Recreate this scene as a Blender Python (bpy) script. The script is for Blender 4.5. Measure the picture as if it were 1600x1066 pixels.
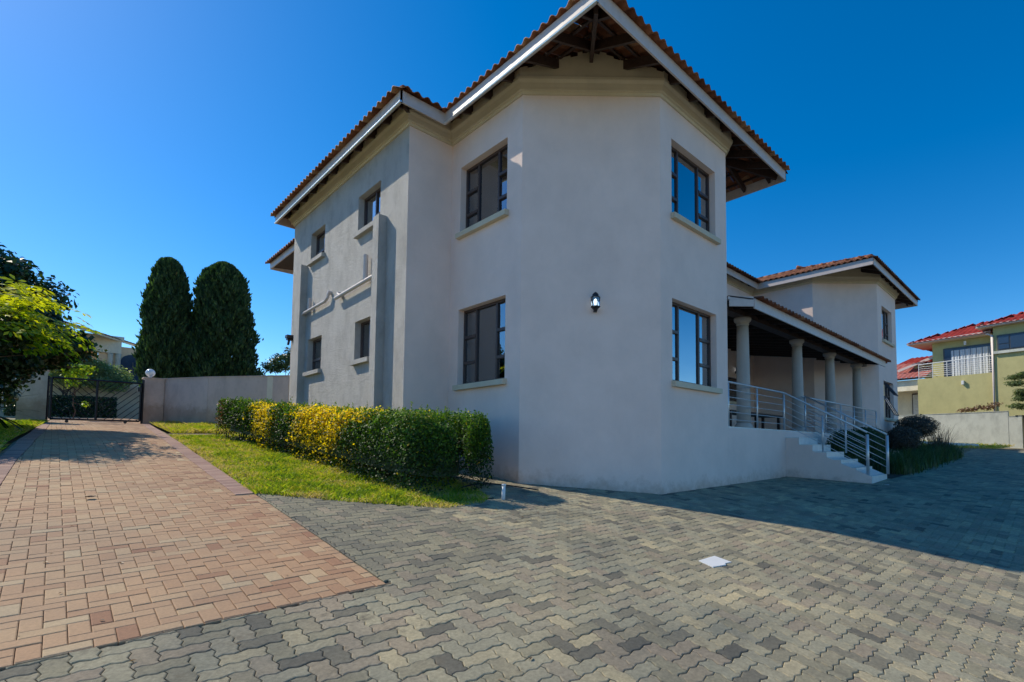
import bpy, math, random
import numpy as np
from mathutils import Matrix, Vector
random.seed(7)
RNG = np.random.default_rng(11)
S = bpy.context.scene
COL = S.collection
for o in list(bpy.data.objects):
    bpy.data.objects.remove(o)

# ---------------------------------------------------------------- camera
cam = bpy.data.cameras.new('camera')
camo = bpy.data.objects.new('camera', cam)
COL.objects.link(camo)
PIT, ROL, YAW = 0.0553, 0.0059, 0.798
def cam_rows():
    cp, sp, cr, sr = math.cos(PIT), math.sin(PIT), math.cos(ROL), math.sin(ROL)
    cy, sy = math.cos(YAW), math.sin(YAW)
    M0 = Matrix(((cy, -sy, 0), (0, 0, -1), (sy, cy, 0)))
    Rp = Matrix(((1, 0, 0), (0, cp, sp), (0, -sp, cp)))
    Rr = Matrix(((cr, -sr, 0), (sr, cr, 0), (0, 0, 1)))
    return Rr @ Rp @ M0
CR = cam_rows()
m = Matrix((CR[0], -CR[1], -CR[2])).transposed()
camo.matrix_world = m.to_4x4()
cam.sensor_width = 36
cam.lens = 794.8 / 1600 * 36
cam.shift_x = (800 - 893.6) / 1600
cam.shift_y = (653.8 - 533) / 1600
cam.clip_start = 0.05
cam.clip_end = 3000
S.camera = camo
FWD = np.array(CR[2]); RGT = np.array(CR[0])

# ---------------------------------------------------------------- sky, sun, exposure
SUN = Vector((-1.0, 2.45, 2.38)).normalized()
W = bpy.data.worlds.new('World'); S.world = W; W.use_nodes = True
nt = W.node_tree; nt.nodes.clear()
wo = nt.nodes.new('ShaderNodeOutputWorld'); bg = nt.nodes.new('ShaderNodeBackground')
sky = nt.nodes.new('ShaderNodeTexSky'); sky.sky_type = 'NISHITA'; sky.sun_disc = False
sky.sun_elevation = math.asin(SUN.z); sky.sun_rotation = math.atan2(SUN.x, SUN.y)
sky.altitude = 1500; sky.air_density = 1.0; sky.dust_density = 0.6; sky.ozone_density = 2.5
hs = nt.nodes.new('ShaderNodeHueSaturation'); hs.inputs['Saturation'].default_value = 1.44
hs.inputs['Value'].default_value = 1.02
nt.links.new(sky.outputs[0], hs.inputs['Color']); nt.links.new(hs.outputs[0], bg.inputs[0])
bg.inputs[1].default_value = 0.15
nt.links.new(bg.outputs[0], wo.inputs[0])
sl = bpy.data.lights.new('sun', 'SUN'); sl.energy = 3.9; sl.angle = math.radians(0.53)
sl.color = (1.0, 0.91, 0.74)
so = bpy.data.objects.new('sun', sl); COL.objects.link(so)
so.rotation_euler = (-SUN).to_track_quat('-Z', 'Y').to_euler()
S.view_settings.view_transform = 'Standard'; S.view_settings.look = 'None'
S.view_settings.gamma = 1; S.view_settings.exposure = 0.17
S.render.engine = 'CYCLES'
S.cycles.max_bounces = 8; S.cycles.transparent_max_bounces = 12

# ---------------------------------------------------------------- terrain
def T(x, y):
    z = -1.5 + 0.017 * x
    if y < -3: z += -0.36 + 0.03 * (max(y, -40) + 3)
    else: z += 0.12 * min(y, 13)
    if y > 13: z += 0.061 * (min(y, 27) - 13)
    if y > 27: z += 0.045 * (min(y, 60) - 27)
    if x > 12: z += 0.0235 * (min(x, 44) - 12)
    if x > 44: z -= 0.017 * (x - 44)
    if x < -12: z -= 0.017 * (x + 12)
    k = min(max((x - 8) / 4, 0), 1)
    z += k * 0.08 * min(max(4.9 - y, 0), 4.9)
    return z

# ---------------------------------------------------------------- materials
def mat(name):
    m = bpy.data.materials.new(name); m.use_nodes = True
    n = m.node_tree; n.nodes.clear()
    out = n.nodes.new('ShaderNodeOutputMaterial'); b = n.nodes.new('ShaderNodeBsdfPrincipled')
    n.links.new(b.outputs[0], out.inputs[0])
    return m, n, b, out
def ramp(n, fac, stops):
    r = n.nodes.new('ShaderNodeValToRGB')
    while len(r.color_ramp.elements) < len(stops): r.color_ramp.elements.new(0.5)
    for e, (p, c) in zip(r.color_ramp.elements, stops):
        e.position = p; e.color = (*c, 1)
    n.links.new(fac, r.inputs[0]); return r.outputs[0]
def noise(n, scale, detail=6, rough=0.6, vec=None, dist=0.0):
    t = n.nodes.new('ShaderNodeTexNoise'); t.inputs['Scale'].default_value = scale
    t.inputs['Detail'].default_value = detail; t.inputs['Roughness'].default_value = rough
    t.inputs['Distortion'].default_value = dist
    if vec is None:
        g = n.nodes.new('ShaderNodeNewGeometry'); vec = g.outputs['Position']
    n.links.new(vec, t.inputs['Vector']); return t.outputs['Fac']
def mixc(n, fac, a, b, mode='MIX'):
    x = n.nodes.new('ShaderNodeMix'); x.data_type = 'RGBA'; x.blend_type = mode
    for s, v in ((x.inputs[0], fac), (x.inputs[6], a), (x.inputs[7], b)):
        if hasattr(v, 'links') or isinstance(v, bpy.types.NodeSocket): n.links.new(v, s)
        elif isinstance(v, (int, float)): s.default_value = v
        else: s.default_value = (*v, 1)
    return x.outputs[2]
def bump(n, b, h, strength=0.3, dist=0.02):
    u = n.nodes.new('ShaderNodeBump'); u.inputs['Strength'].default_value = strength
    u.inputs['Distance'].default_value = dist
    n.links.new(h, u.inputs['Height']); n.links.new(u.outputs[0], b.inputs['Normal'])
def simple(name, c, rough=0.6, metal=0.0, var=0.12, scale=8.0, bstr=0.0, bscale=60, spec=0.5):
    m, n, b, o = mat(name)
    f = noise(n, scale)
    c = np.array(c)
    n.links.new(ramp(n, f, [(0.3, tuple(c * (1 - var))), (0.7, tuple(np.minimum(c * (1 + var), 1)))]), b.inputs['Base Color'])
    b.inputs['Roughness'].default_value = rough; b.inputs['Metallic'].default_value = metal
    b.inputs['Specular IOR Level'].default_value = spec
    if bstr: bump(n, b, noise(n, bscale, 4), bstr, 0.01)
    return m
def plaster(name, c, stain=0.25, bstr=0.35, bd=1.0):
    m, n, b, o = mat(name)
    g = n.nodes.new('ShaderNodeNewGeometry')
    mp = n.nodes.new('ShaderNodeMapping'); mp.inputs['Scale'].default_value = (0.8, 0.8, 0.5)
    n.links.new(g.outputs['Position'], mp.inputs[0])
    f1 = noise(n, 1.1, 5, 0.6); f2 = noise(n, 3.0, 8, 0.7, mp.outputs[0])
    c = np.array(c)
    a = ramp(n, f1, [(0.3, tuple(c * 0.93)), (0.7, tuple(np.minimum(c * 1.05, 1)))])
    d = ramp(n, f2, [(0.35, tuple([1 - stain] * 3)), (0.55, (1, 1, 1))])
    pc = mixc(n, 1.0, a, d, 'MULTIPLY')
    dt = n.nodes.new('ShaderNodeVectorMath'); dt.operation = 'DOT_PRODUCT'; dt.inputs[1].default_value = (-0.017, -0.12, 1.0)
    n.links.new(g.outputs['Position'], dt.inputs[0])
    md = n.nodes.new('ShaderNodeMath'); md.operation = 'MULTIPLY_ADD'; md.inputs[1].default_value = -0.75; md.inputs[2].default_value = -1.18
    n.links.new(noise(n, 5, 6, 0.7), md.inputs[0])
    sb_ = n.nodes.new('ShaderNodeMath'); sb_.operation = 'SUBTRACT'; n.links.new(dt.outputs['Value'], sb_.inputs[0]); n.links.new(md.outputs[0], sb_.inputs[1])
    dirt = ramp(n, sb_.outputs[0], [(0.0, (0.72, 0.66, 0.60)), (0.28, (1, 1, 1))])
    n.links.new(mixc(n, 1.0, pc, dirt, 'MULTIPLY'), b.inputs['Base Color'])
    b.inputs['Roughness'].default_value = 0.85; b.inputs['Specular IOR Level'].default_value = 0.25
    ad = n.nodes.new('ShaderNodeMath'); ad.operation = 'ADD'
    n.links.new(noise(n, 9, 6, 0.65), ad.inputs[0]); n.links.new(noise(n, 90, 3, 0.6), ad.inputs[1])
    bump(n, b, ad.outputs[0], bstr, 0.012 * bd)
    return m
def toned(name, stops, rough=0.8, grain=0.25, gscale=70, bstr=0.4, stain=None, blotch=0.25):
    """colour of a piece from its own attribute, grain from noise"""
    m, n, b, o = mat(name)
    at = n.nodes.new('ShaderNodeAttribute'); at.attribute_name = 'tone'
    c = ramp(n, at.outputs['Fac'], stops)
    gr = ramp(n, noise(n, gscale, 5, 0.7), [(0.25, (1 - grain,) * 3), (0.75, (1 + grain * 0.6,) * 3)])
    c = mixc(n, 1.0, c, gr, 'MULTIPLY')
    bl = ramp(n, noise(n, 0.9, 6, 0.65), [(0.3, (1 - blotch, 1 - blotch * 0.95, 1 - blotch * 0.9)), (0.68, (1.10, 1.05, 0.96))])
    c = mixc(n, 1.0, c, bl, 'MULTIPLY')
    if stain is not None:
        sf = ramp(n, noise(n, 7, 6, 0.75), [(0.58, (0, 0, 0)), (0.72, (1, 1, 1))])
        c = mixc(n, sf, c, stain)
    n.links.new(c, b.inputs['Base Color'])
    b.inputs['Roughness'].default_value = rough; b.inputs['Specular IOR Level'].default_value = 0.3
    bump(n, b, noise(n, 160, 4, 0.7), bstr, 0.004)
    return m
def leafy(name, stops, trans=0.35, rough=0.45):
    m, n, b, o = mat(name)
    at = n.nodes.new('ShaderNodeAttribute'); at.attribute_name = 'tone'
    c = ramp(n, at.outputs['Fac'], stops)
    n.links.new(c, b.inputs['Base Color']); b.inputs['Roughness'].default_value = rough
    b.inputs['Specular IOR Level'].default_value = 0.4
    t = n.nodes.new('ShaderNodeBsdfTranslucent'); mx = n.nodes.new('ShaderNodeMixShader')
    mx.inputs[0].default_value = trans
    c2 = mixc(n, 1.0, c, (1.5, 1.6, 0.6), 'MULTIPLY')
    n.links.new(c2, t.inputs[0]); n.links.new(b.outputs[0], mx.inputs[1]); n.links.new(t.outputs[0], mx.inputs[2])
    n.links.new(mx.outputs[0], o.inputs[0])
    return m
def glass(name, refl=0.35, tint=(0.75, 0.8, 0.82)):
    m, n, b, o = mat(name)
    n.nodes.remove(b)
    g = n.nodes.new('ShaderNodeBsdfGlossy'); g.inputs['Roughness'].default_value = 0.015
    g.inputs[0].default_value = (0.9, 0.95, 1, 1)
    wb = n.nodes.new('ShaderNodeBump'); wb.inputs['Strength'].default_value = 0.25; wb.inputs['Distance'].default_value = 0.012
    n.links.new(noise(n, 1.7, 1, 0.4), wb.inputs['Height']); n.links.new(wb.outputs[0], g.inputs['Normal'])
    t = n.nodes.new('ShaderNodeBsdfTransparent'); t.inputs[0].default_value = (*tint, 1)
    fr = n.nodes.new('ShaderNodeFresnel'); fr.inputs[0].default_value = 1.5
    ad = n.nodes.new('ShaderNodeMath'); ad.operation = 'ADD'; ad.use_clamp = True; ad.inputs[1].default_value = refl
    n.links.new(fr.outputs[0], ad.inputs[0])
    mx = n.nodes.new('ShaderNodeMixShader'); n.links.new(ad.outputs[0], mx.inputs[0])
    n.links.new(t.outputs[0], mx.inputs[1]); n.links.new(g.outputs[0], mx.inputs[2])
    n.links.new(mx.outputs[0], o.inputs[0])
    return m
MT = {}
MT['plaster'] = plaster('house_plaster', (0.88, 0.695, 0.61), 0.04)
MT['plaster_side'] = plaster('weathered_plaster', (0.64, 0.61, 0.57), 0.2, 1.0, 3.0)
MT['cream'] = plaster('cream_moulding', (0.66, 0.575, 0.43), 0.08, 0.2)
MT['wall_grey'] = plaster('boundary_plaster', (0.66, 0.53, 0.45), 0.18)
MT['wall_white'] = plaster('white_boundary', (0.60, 0.60, 0.52), 0.22)
MT['wall_beige'] = plaster('beige_boundary', (0.80, 0.73, 0.57), 0.12)
MT['olive'] = plaster('olive_plaster', (0.52, 0.47, 0.22), 0.10)
MT['peach'] = plaster('peach_plaster', (0.84, 0.60, 0.38), 0.10)
MT['fascia'] = simple('fascia_paint', (0.60, 0.52, 0.48), 0.45, var=0.08)
MT['lit_edge'] = simple('bright_edge_metal', (0.75, 0.76, 0.78), 0.3, 0.7)  # bright metal for the sunlit bottom line of the fascias
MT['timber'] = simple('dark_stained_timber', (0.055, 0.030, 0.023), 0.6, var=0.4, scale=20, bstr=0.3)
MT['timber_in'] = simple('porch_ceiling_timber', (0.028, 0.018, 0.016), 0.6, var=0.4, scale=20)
MT['tile'] = toned('terracotta_tile', [(0, (0.16, 0.055, 0.03)), (0.5, (0.29, 0.11, 0.055)), (0.85, (0.40, 0.17, 0.09)), (1, (0.45, 0.26, 0.15))], 0.75, 0.3, 30, 0.3, (0.12, 0.09, 0.07), 0.3)
MT['tile_red'] = toned('red_roof_tile', [(0, (0.24, 0.02, 0.02)), (1, (0.42, 0.05, 0.04))], 0.9, 0.15, 30, 0.0)
MT['tile_pink'] = toned('pinkish_roof_tile', [(0, (0.38, 0.12, 0.11)), (1, (0.55, 0.20, 0.17))], 0.9, 0.15, 30, 0.0)
MT['frame'] = simple('bronze_window_frame', (0.075, 0.050, 0.045), 0.4, 0.1)
MT['frame_grey'] = simple('dark_grey_frame', (0.05, 0.055, 0.06), 0.4)
MT['glass'] = glass('window_glass', 0.22)
MT['glass_blue'] = glass('sky_facing_glass', 0.42, (0.5, 0.6, 0.65))
MT['curtain'] = simple('white_curtain', (0.7, 0.7, 0.7), 0.9)
MT['inside'] = simple('room_wall', (0.34, 0.27, 0.23), 0.9)
MT['steel'] = simple('brushed_steel', (0.62, 0.63, 0.64), 0.35, 0.45, 0.05)
MT['white'] = simple('white_paint', (0.75, 0.75, 0.74), 0.5, var=0.05)
MT['step_tile'] = simple('pale_step_tile', (0.66, 0.68, 0.66), 0.35, var=0.10, scale=5)
MT['black'] = simple('black_metal', (0.015, 0.015, 0.02), 0.4, 0.2)
MT['column'] = plaster('column_paint', (0.50, 0.45, 0.40), 0.1, 0.15)
MT['brick'] = toned('clay_brick', [(0, (0.34, 0.175, 0.105)), (0.12, (0.42, 0.245, 0.145)), (0.6, (0.50, 0.325, 0.195)), (0.9, (0.52, 0.365, 0.22)), (1, (0.53, 0.40, 0.25))], 0.85, 0.20, 60, 0.6, None, 0.20)
MT['brick_purple'] = toned('purple_brick', [(0, (0.34, 0.20, 0.165)), (1, (0.48, 0.31, 0.245))], 0.85, 0.16, 60, 0.5)
MT['paver'] = toned('concrete_paver', [(0, (0.17, 0.16, 0.13)), (0.2, (0.26, 0.24, 0.18)), (0.4, (0.34, 0.31, 0.215)), (0.5, (0.37, 0.305, 0.225)), (0.6, (0.36, 0.34, 0.25)), (0.85, (0.50, 0.43, 0.28)), (1, (0.60, 0.51, 0.31))], 0.9, 0.38, 45, 1.0, (0.17, 0.145, 0.10), 0.38)
MT['bed_sand'] = simple('joint_sand', (0.10, 0.085, 0.06), 0.95, var=0.35, scale=12, bstr=0.6)
MT['bed_tan'] = simple('tan_joint_sand', (0.22, 0.16, 0.10), 0.95, var=0.3, scale=12, bstr=0.6)
MT['soil'] = simple('garden_soil', (0.07, 0.045, 0.03), 0.95, var=0.4, scale=6, bstr=0.8)
MT['turf'] = simple('turf_base', (0.20, 0.22, 0.04), 0.95, var=0.35, scale=4, bstr=0.8)
MT['ground'] = simple('dry_ground', (0.22, 0.19, 0.11), 0.95, var=0.3, scale=0.6, bstr=0.5)
MT['grass'] = leafy('grass_blades', [(0, (0.08, 0.14, 0.012)), (0.4, (0.26, 0.36, 0.02)), (0.7, (0.44, 0.45, 0.035)), (0.9, (0.48, 0.38, 0.08)), (1, (0.55, 0.42, 0.22))], 0.4, 0.6)
MT['leaf_dark'] = leafy('dark_leaf', [(0, (0.010, 0.030, 0.014)), (0.7, (0.028, 0.070, 0.024)), (1, (0.055, 0.12, 0.03))], 0.2, 0.38)
MT['leaf_bright'] = leafy('bright_leaf', [(0, (0.035, 0.09, 0.012)), (0.5, (0.17, 0.30, 0.02)), (1, (0.60, 0.58, 0.03))], 0.5)
MT['cypress'] = leafy('cypress_spray', [(0, (0.014, 0.036, 0.016)), (0.5, (0.045, 0.10, 0.034)), (0.9, (0.11, 0.19, 0.045)), (1, (0.20, 0.13, 0.06))], 0.28, 0.7)
MT['hedge_g'] = leafy('hedge_leaf', [(0, (0.010, 0.026, 0.004)), (0.4, (0.035, 0.085, 0.008)), (0.75, (0.13, 0.26, 0.015)), (1, (0.36, 0.42, 0.02))], 0.3, 0.6)
MT['hedge_y'] = leafy('yellow_hedge_leaf', [(0, (0.35, 0.27, 0.01)), (0.3, (0.75, 0.52, 0.015)), (1, (0.95, 0.70, 0.03))], 0.5, 0.6)
MT['hedge_r'] = leafy('red_tipped_leaf', [(0, (0.10, 0.05, 0.02)), (1, (0.35, 0.10, 0.04))], 0.3)
MT['oleander'] = leafy('oleander_leaf', [(0, (0.10, 0.16, 0.07)), (0.6, (0.30, 0.38, 0.18)), (1, (0.55, 0.60, 0.40))], 0.45)
MT['shrub'] = leafy('shrub_leaf', [(0, (0.022, 0.055, 0.022)), (1, (0.08, 0.15, 0.05))], 0.25)
MT['purple_shrub'] = leafy('purplish_shrub_leaf', [(0, (0.045, 0.045, 0.042)), (1, (0.13, 0.115, 0.09))], 0.25)
MT['conifer'] = leafy('feathery_leaf', [(0, (0.06, 0.09, 0.04)), (1, (0.20, 0.25, 0.10))], 0.3)
MT['bark'] = simple('bark', (0.10, 0.065, 0.045), 0.95, var=0.4, scale=9, bstr=0.8, bscale=20)
MT['dry_vine'] = leafy('dry_vine_leaf', [(0, (0.12, 0.06, 0.035)), (1, (0.28, 0.17, 0.10))], 0.25)
MT['turq'] = simple('turquoise_plastic', (0.0, 0.55, 0.42), 0.4)
MT['globe'] = simple('white_globe_glass', (0.85, 0.86, 0.86), 0.2, var=0.03)
def emis(name, c, s):
    m, n, b, o = mat(name)
    b.inputs['Base Color'].default_value = (*c, 1); b.inputs['Emission Color'].default_value = (*c, 1)
    b.inputs['Emission Strength'].default_value = s; return m
MT['bulb'] = emis('lit_bulb', (0.85, 0.97, 1.0), 1.6)
MT['lantern_glass'] = glass('lantern_glass', 0.12, (0.85, 0.9, 0.92))

# ---------------------------------------------------------------- mesh helpers
class MB:
    def __init__(s): s.v = []; s.f = []; s.t = []
    def add(s, vs, fs, tone=0.5):
        n = len(s.v); s.v += [tuple(p) for p in vs]
        s.f += [tuple(i + n for i in f) for f in fs]; s.t += [tone] * len(fs)
    def box(s, a, b, tone=0.5):
        (x0, y0, z0), (x1, y1, z1) = a, b
        vs = [(x0, y0, z0), (x1, y0, z0), (x1, y1, z0), (x0, y1, z0), (x0, y0, z1), (x1, y0, z1), (x1, y1, z1), (x0, y1, z1)]
        s.add(vs, [(0, 3, 2, 1), (4, 5, 6, 7), (0, 1, 5, 4), (1, 2, 6, 5), (2, 3, 7, 6), (3, 0, 4, 7)], tone)
    def prism(s, poly, z0, z1, tone=0.5):
        n = len(poly)
        f0 = z0 if callable(z0) else (lambda x, y: z0); f1 = z1 if callable(z1) else (lambda x, y: z1)
        vs = [(x, y, f0(x, y)) for x, y in poly] + [(x, y, f1(x, y)) for x, y in poly]
        fs = [tuple(range(n))[::-1], tuple(range(n, 2 * n))] + [(i, (i + 1) % n, (i + 1) % n + n, i + n) for i in range(n)]
        s.add(vs, fs, tone)
    def beam(s, p, q, w, h, tone=0.5, up=(0, 0, 1)):
        p, q = Vector(p), Vector(q); d = (q - p).normalized(); u = Vector(up)
        r = d.cross(u).normalized(); u = r.cross(d).normalized()
        vs = []
        for c in (p, q):
            for a, b in ((-1, -1), (1, -1), (1, 1), (-1, 1)): vs.append(c + r * (a * w / 2) + u * (b * h / 2))
        s.add(vs, [(0, 1, 2, 3), (7, 6, 5, 4), (0, 4, 5, 1), (1, 5, 6, 2), (2, 6, 7, 3), (3, 7, 4, 0)], tone)
    def tube(s, pts, r, n=8, tone=0.5):
        pts = [Vector(p) for p in pts]; rs = r if isinstance(r, (list, tuple)) else [r] * len(pts)
        vs = []
        for i, p in enumerate(pts):
            d = (pts[min(i + 1, len(pts) - 1)] - pts[max(i - 1, 0)]).normalized()
            a = d.cross(Vector((0, 0, 1)));
            if a.length < 0.05: a = Vector((1, 0, 0))
            a.normalize(); b = d.cross(a)
            for k in range(n):
                t = 2 * math.pi * k / n; vs.append(p + (a * math.cos(t) + b * math.sin(t)) * rs[i])
        fs = [(i * n + k, i * n + (k + 1) % n, (i + 1) * n + (k + 1) % n, (i + 1) * n + k) for i in range(len(pts) - 1) for k in range(n)]
        fs += [tuple(range(n))[::-1], tuple(range((len(pts) - 1) * n, len(pts) * n))]
        s.add(vs, fs, tone)
    def lathe(s, c, prof, n=20, tone=0.5):
        vs = []; 
        for r, z in prof:
            for k in range(n):
                t = 2 * math.pi * k / n; vs.append((c[0] + r * math.cos(t), c[1] + r * math.sin(t), c[2] + z))
        m = len(prof)
        fs = [(i * n + k, i * n + (k + 1) % n, (i + 1) * n + (k + 1) % n, (i + 1) * n + k) for i in range(m - 1) for k in range(n)]
        fs += [tuple(range(n))[::-1], tuple(range((m - 1) * n, m * n))]
        s.add(vs, fs, tone)
    def mesh(s, name, m, smooth=False, off=(0, 0, 0)):
        me = bpy.data.meshes.new(name)
        o = off
        me.from_pydata([(x - o[0], y - o[1], z - o[2]) for x, y, z in s.v], [], s.f)
        at = me.attributes.new('tone', 'FLOAT', 'FACE'); at.data.foreach_set('value', s.t)
        me.materials.append(m)
        if smooth: me.polygons.foreach_set('use_smooth', [True] * len(s.f))
        me.update(); return me
    def build(s, name, m, parent=None, smooth=False, **kw):
        return put(name, s.mesh(name, m, smooth), parent, **kw)
ROOTLOC = {}
def put(name, me, parent=None, loc=None, **kw):
    o = bpy.data.objects.new(name, me); COL.objects.link(o)
    if loc is not None: o.location = loc
    if parent is not None:
        o.parent = parent
        if parent.name in ROOTLOC: o.matrix_parent_inverse = Matrix.Translation(ROOTLOC[parent.name]).inverted()
    for k, v in kw.items(): o[k] = v
    return o
def thing(name, label, cat, loc, group=None):
    o = bpy.data.objects.new(name, None); COL.objects.link(o); o.location = loc
    o.empty_display_size = 0.2
    o['label'] = label; o['category'] = cat
    if group: o['group'] = group
    ROOTLOC[o.name] = Vector(loc); return o
def tag(o, label, cat, group=None):
    o['label'] = label; o['category'] = cat
    if group: o['group'] = group
    return o
def bulk(name, V, F, tones, m, parent=None, **kw):
    """many faces from numpy arrays; F (k,4) quads; tones per face"""
    me = bpy.data.meshes.new(name)
    V = np.asarray(V, dtype=np.float32).reshape(-1, 3); F = np.asarray(F, dtype=np.int32)
    k = F.shape[1]
    me.vertices.add(len(V)); me.vertices.foreach_set('co', V.ravel())
    me.loops.add(F.size); me.loops.foreach_set('vertex_index', F.ravel())
    me.polygons.add(len(F)); me.polygons.foreach_set('loop_start', np.arange(0, F.size, k, dtype=np.int32))
    me.polygons.foreach_set('loop_total', np.full(len(F), k, dtype=np.int32))
    at = me.attributes.new('tone', 'FLOAT', 'FACE'); at.data.foreach_set('value', np.asarray(tones, dtype=np.float32))
    me.materials.append(m); me.update(calc_edges=True); me.validate()
    return put(name, me, parent, **kw)
def inpoly(x, y, P):
    c = False; j = len(P) - 1
    for i in range(len(P)):
        if (P[i][1] > y) != (P[j][1] > y) and x < (P[j][0] - P[i][0]) * (y - P[i][1]) / (P[j][1] - P[i][1]) + P[i][0]: c = not c
        j = i
    return c
def leaves(C, N, L, Wd, tone):
    """rhombic leaves: centres C, normals N, length L, width Wd"""
    n = len(C)
    N = N / np.maximum(np.linalg.norm(N, axis=1, keepdims=True), 1e-6)
    R = RNG.normal(size=(n, 3)); A = np.cross(N, R); A /= np.maximum(np.linalg.norm(A, axis=1, keepdims=True), 1e-6)
    B = np.cross(N, A)
    L = np.broadcast_to(L, n)[:, None]; Wd = np.broadcast_to(Wd, n)[:, None]
    V = np.stack([C - A * L / 2, C + B * Wd / 2 + N * L * 0.06, C + A * L / 2 - N * L * 0.08, C - B * Wd / 2 + N * L * 0.06], axis=1).reshape(-1, 3)
    F = np.arange(4 * n).reshape(n, 4)
    return V, F, tone
def cat3(parts):
    Vs, Fs, Ts, k = [], [], [], 0
    for V, F, t in parts:
        Vs.append(V); Fs.append(F + k); Ts.append(np.broadcast_to(t, len(F))); k += len(V)
    return np.concatenate(Vs), np.concatenate(Fs), np.concatenate(Ts)
def clump(c, r, n, L, Wd, shell=0.55, up=0.3, t0=0.0, t1=1.0, lump=0.18):
    """leaves spread through an ellipsoid with a lumpy outline"""
    c = np.array(c); r = np.array(r, float)
    D = RNG.normal(size=(n, 3)); D /= np.linalg.norm(D, axis=1, keepdims=True)
    ph = RNG.uniform(0, 6.28, 6)
    k = 1 + lump * (np.sin(5 * D[:, 0] + ph[0] + 3 * D[:, 1]) + np.sin(6 * D[:, 2] + ph[1] + 4 * D[:, 0]) * 0.7 + np.sin(11 * D[:, 1] + ph[2] + 8 * D[:, 2]) * 0.5)
    rad = RNG.uniform(shell, 1.0, n) ** 0.7 * k
    C = c + D * r * rad[:, None]
    N = D * 0.8 + RNG.normal(size=(n, 3)) * 0.55 + np.array([0, 0, up])
    t = np.clip(RNG.beta(2, 2, n) * (t1 - t0) + t0, 0, 1)
    s = RNG.uniform(0.7, 1.3, n)
    return leaves(C, N, L * s, Wd * s, t)

# ---------------------------------------------------------------- ground
def grid_sheet(name, xs, ys, dz, m, **kw):
    b = MB(); nx, ny = len(xs), len(ys)
    vs = [(x, y, T(x, y) + dz) for y in ys for x in xs]
    fs = [(j * nx + i, j * nx + i + 1, (j + 1) * nx + i + 1, (j + 1) * nx + i) for j in range(ny - 1) for i in range(nx - 1)]
    b.add(vs, fs); return b.build(name, m, None, True, kind='structure', **kw)
ax = [-900, -300, -100, -40, -20, -12] + list(np.arange(-10, 50, 2.0)) + [44, 60, 90, 150, 400, 900]
ay = [-900, -300, -100, -40, -20, -10, -6, -3] + list(np.arange(-1, 5, 1.0)) + [4.9] + list(np.arange(6, 64, 1.5)) + [13, 27, 60, 80, 120, 300, 900]
grid_sheet('ground', sorted(set(ax)), sorted(set(ay)), -0.10, MT['ground'])
def poly_sheet(name, poly, dz, m, step=0.5, **kw):
    """ground-hugging sheet cut to a polygon by bisecting a grid"""
    import bmesh
    x0, x1 = min(p[0] for p in poly), max(p[0] for p in poly); y0, y1 = min(p[1] for p in poly), max(p[1] for p in poly)
    bm = bmesh.new(); vs = [bm.verts.new((x, y, 0)) for x, y in poly]; f = bm.faces.new(vs)
    bmesh.ops.triangulate(bm, faces=[f])
    for ax_, a, b in ((0, x0, x1), (1, y0, y1)):
        k = a + step
        while k < b:
            co = [0, 0, 0]; no = [0, 0, 0]; co[ax_] = k; no[ax_] = 1
            bmesh.ops.bisect_plane(bm, geom=bm.verts[:] + bm.edges[:] + bm.faces[:], plane_co=co, plane_no=no)
            k += step
    for v in bm.verts: v.co.z = T(v.co.x, v.co.y) + dz
    bm.normal_update()
    for f in bm.faces:
        if f.normal.z < 0: f.normal_flip()
    me = bpy.data.meshes.new(name); bm.to_mesh(me); bm.free(); me.materials.append(m)
    return put(name, me, None, kind='structure', **kw)

# --- paving pieces: herringbone of 2x1 cells; pieces follow the ground
def herring(x0, x1, y0, y1, w, keep):
    out = []
    for j in range(int((y1 - y0) / w) + 1):
        for i in range(int((x1 - x0) / w) + 1):
            d = (i - j) % 4
            if d == 0: c = (i, j, 2, 1)
            elif d == 3: c = (i, j, 1, 2)
            else: continue
            cx, cy = x0 + (c[0] + c[2] / 2) * w, y0 + (c[1] + c[3] / 2) * w
            if keep(cx, cy): out.append((x0 + c[0] * w, y0 + c[1] * w, c[2], c[3]))
    return out
def outline(x, y, nx, ny, w, zig):
    pts = []
    def H(a, b, y_, s):
        if not zig: return [(a, y_)]
        z = w * 0.085
        l = [(a, y_), (a + (b - a) * 0.3, y_ + z), (a + (b - a) * 0.7, y_ - z)]
        if s < 0: l = [(a, y_), (a + (b - a) * 0.3, y_ - z), (a + (b - a) * 0.7, y_ + z)]
        return l
    for i in range(nx): pts += H(x + i * w, x + (i + 1) * w, y, 1)
    for j in range(ny):
        a, b = y + j * w, y + (j + 1) * w; X = x + nx * w
        pts += [(X, a)] + ([(X - w * 0.085, a + w * 0.3), (X + w * 0.085, a + w * 0.7)] if zig else [])
    for i in range(nx, 0, -1):
        a, b = x + i * w, x + (i - 1) * w; Y = y + ny * w
        pts += [(a, Y)] + ([(a - w * 0.3, Y - w * 0.085), (a - w * 0.7, Y + w * 0.085)] if zig else [])
    for j in range(ny, 0, -1):
        a = y + j * w
        pts += [(x, a)] + ([(x + w * 0.085, a - w * 0.3), (x - w * 0.085, a - w * 0.7)] if zig else [])
    return pts
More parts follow.
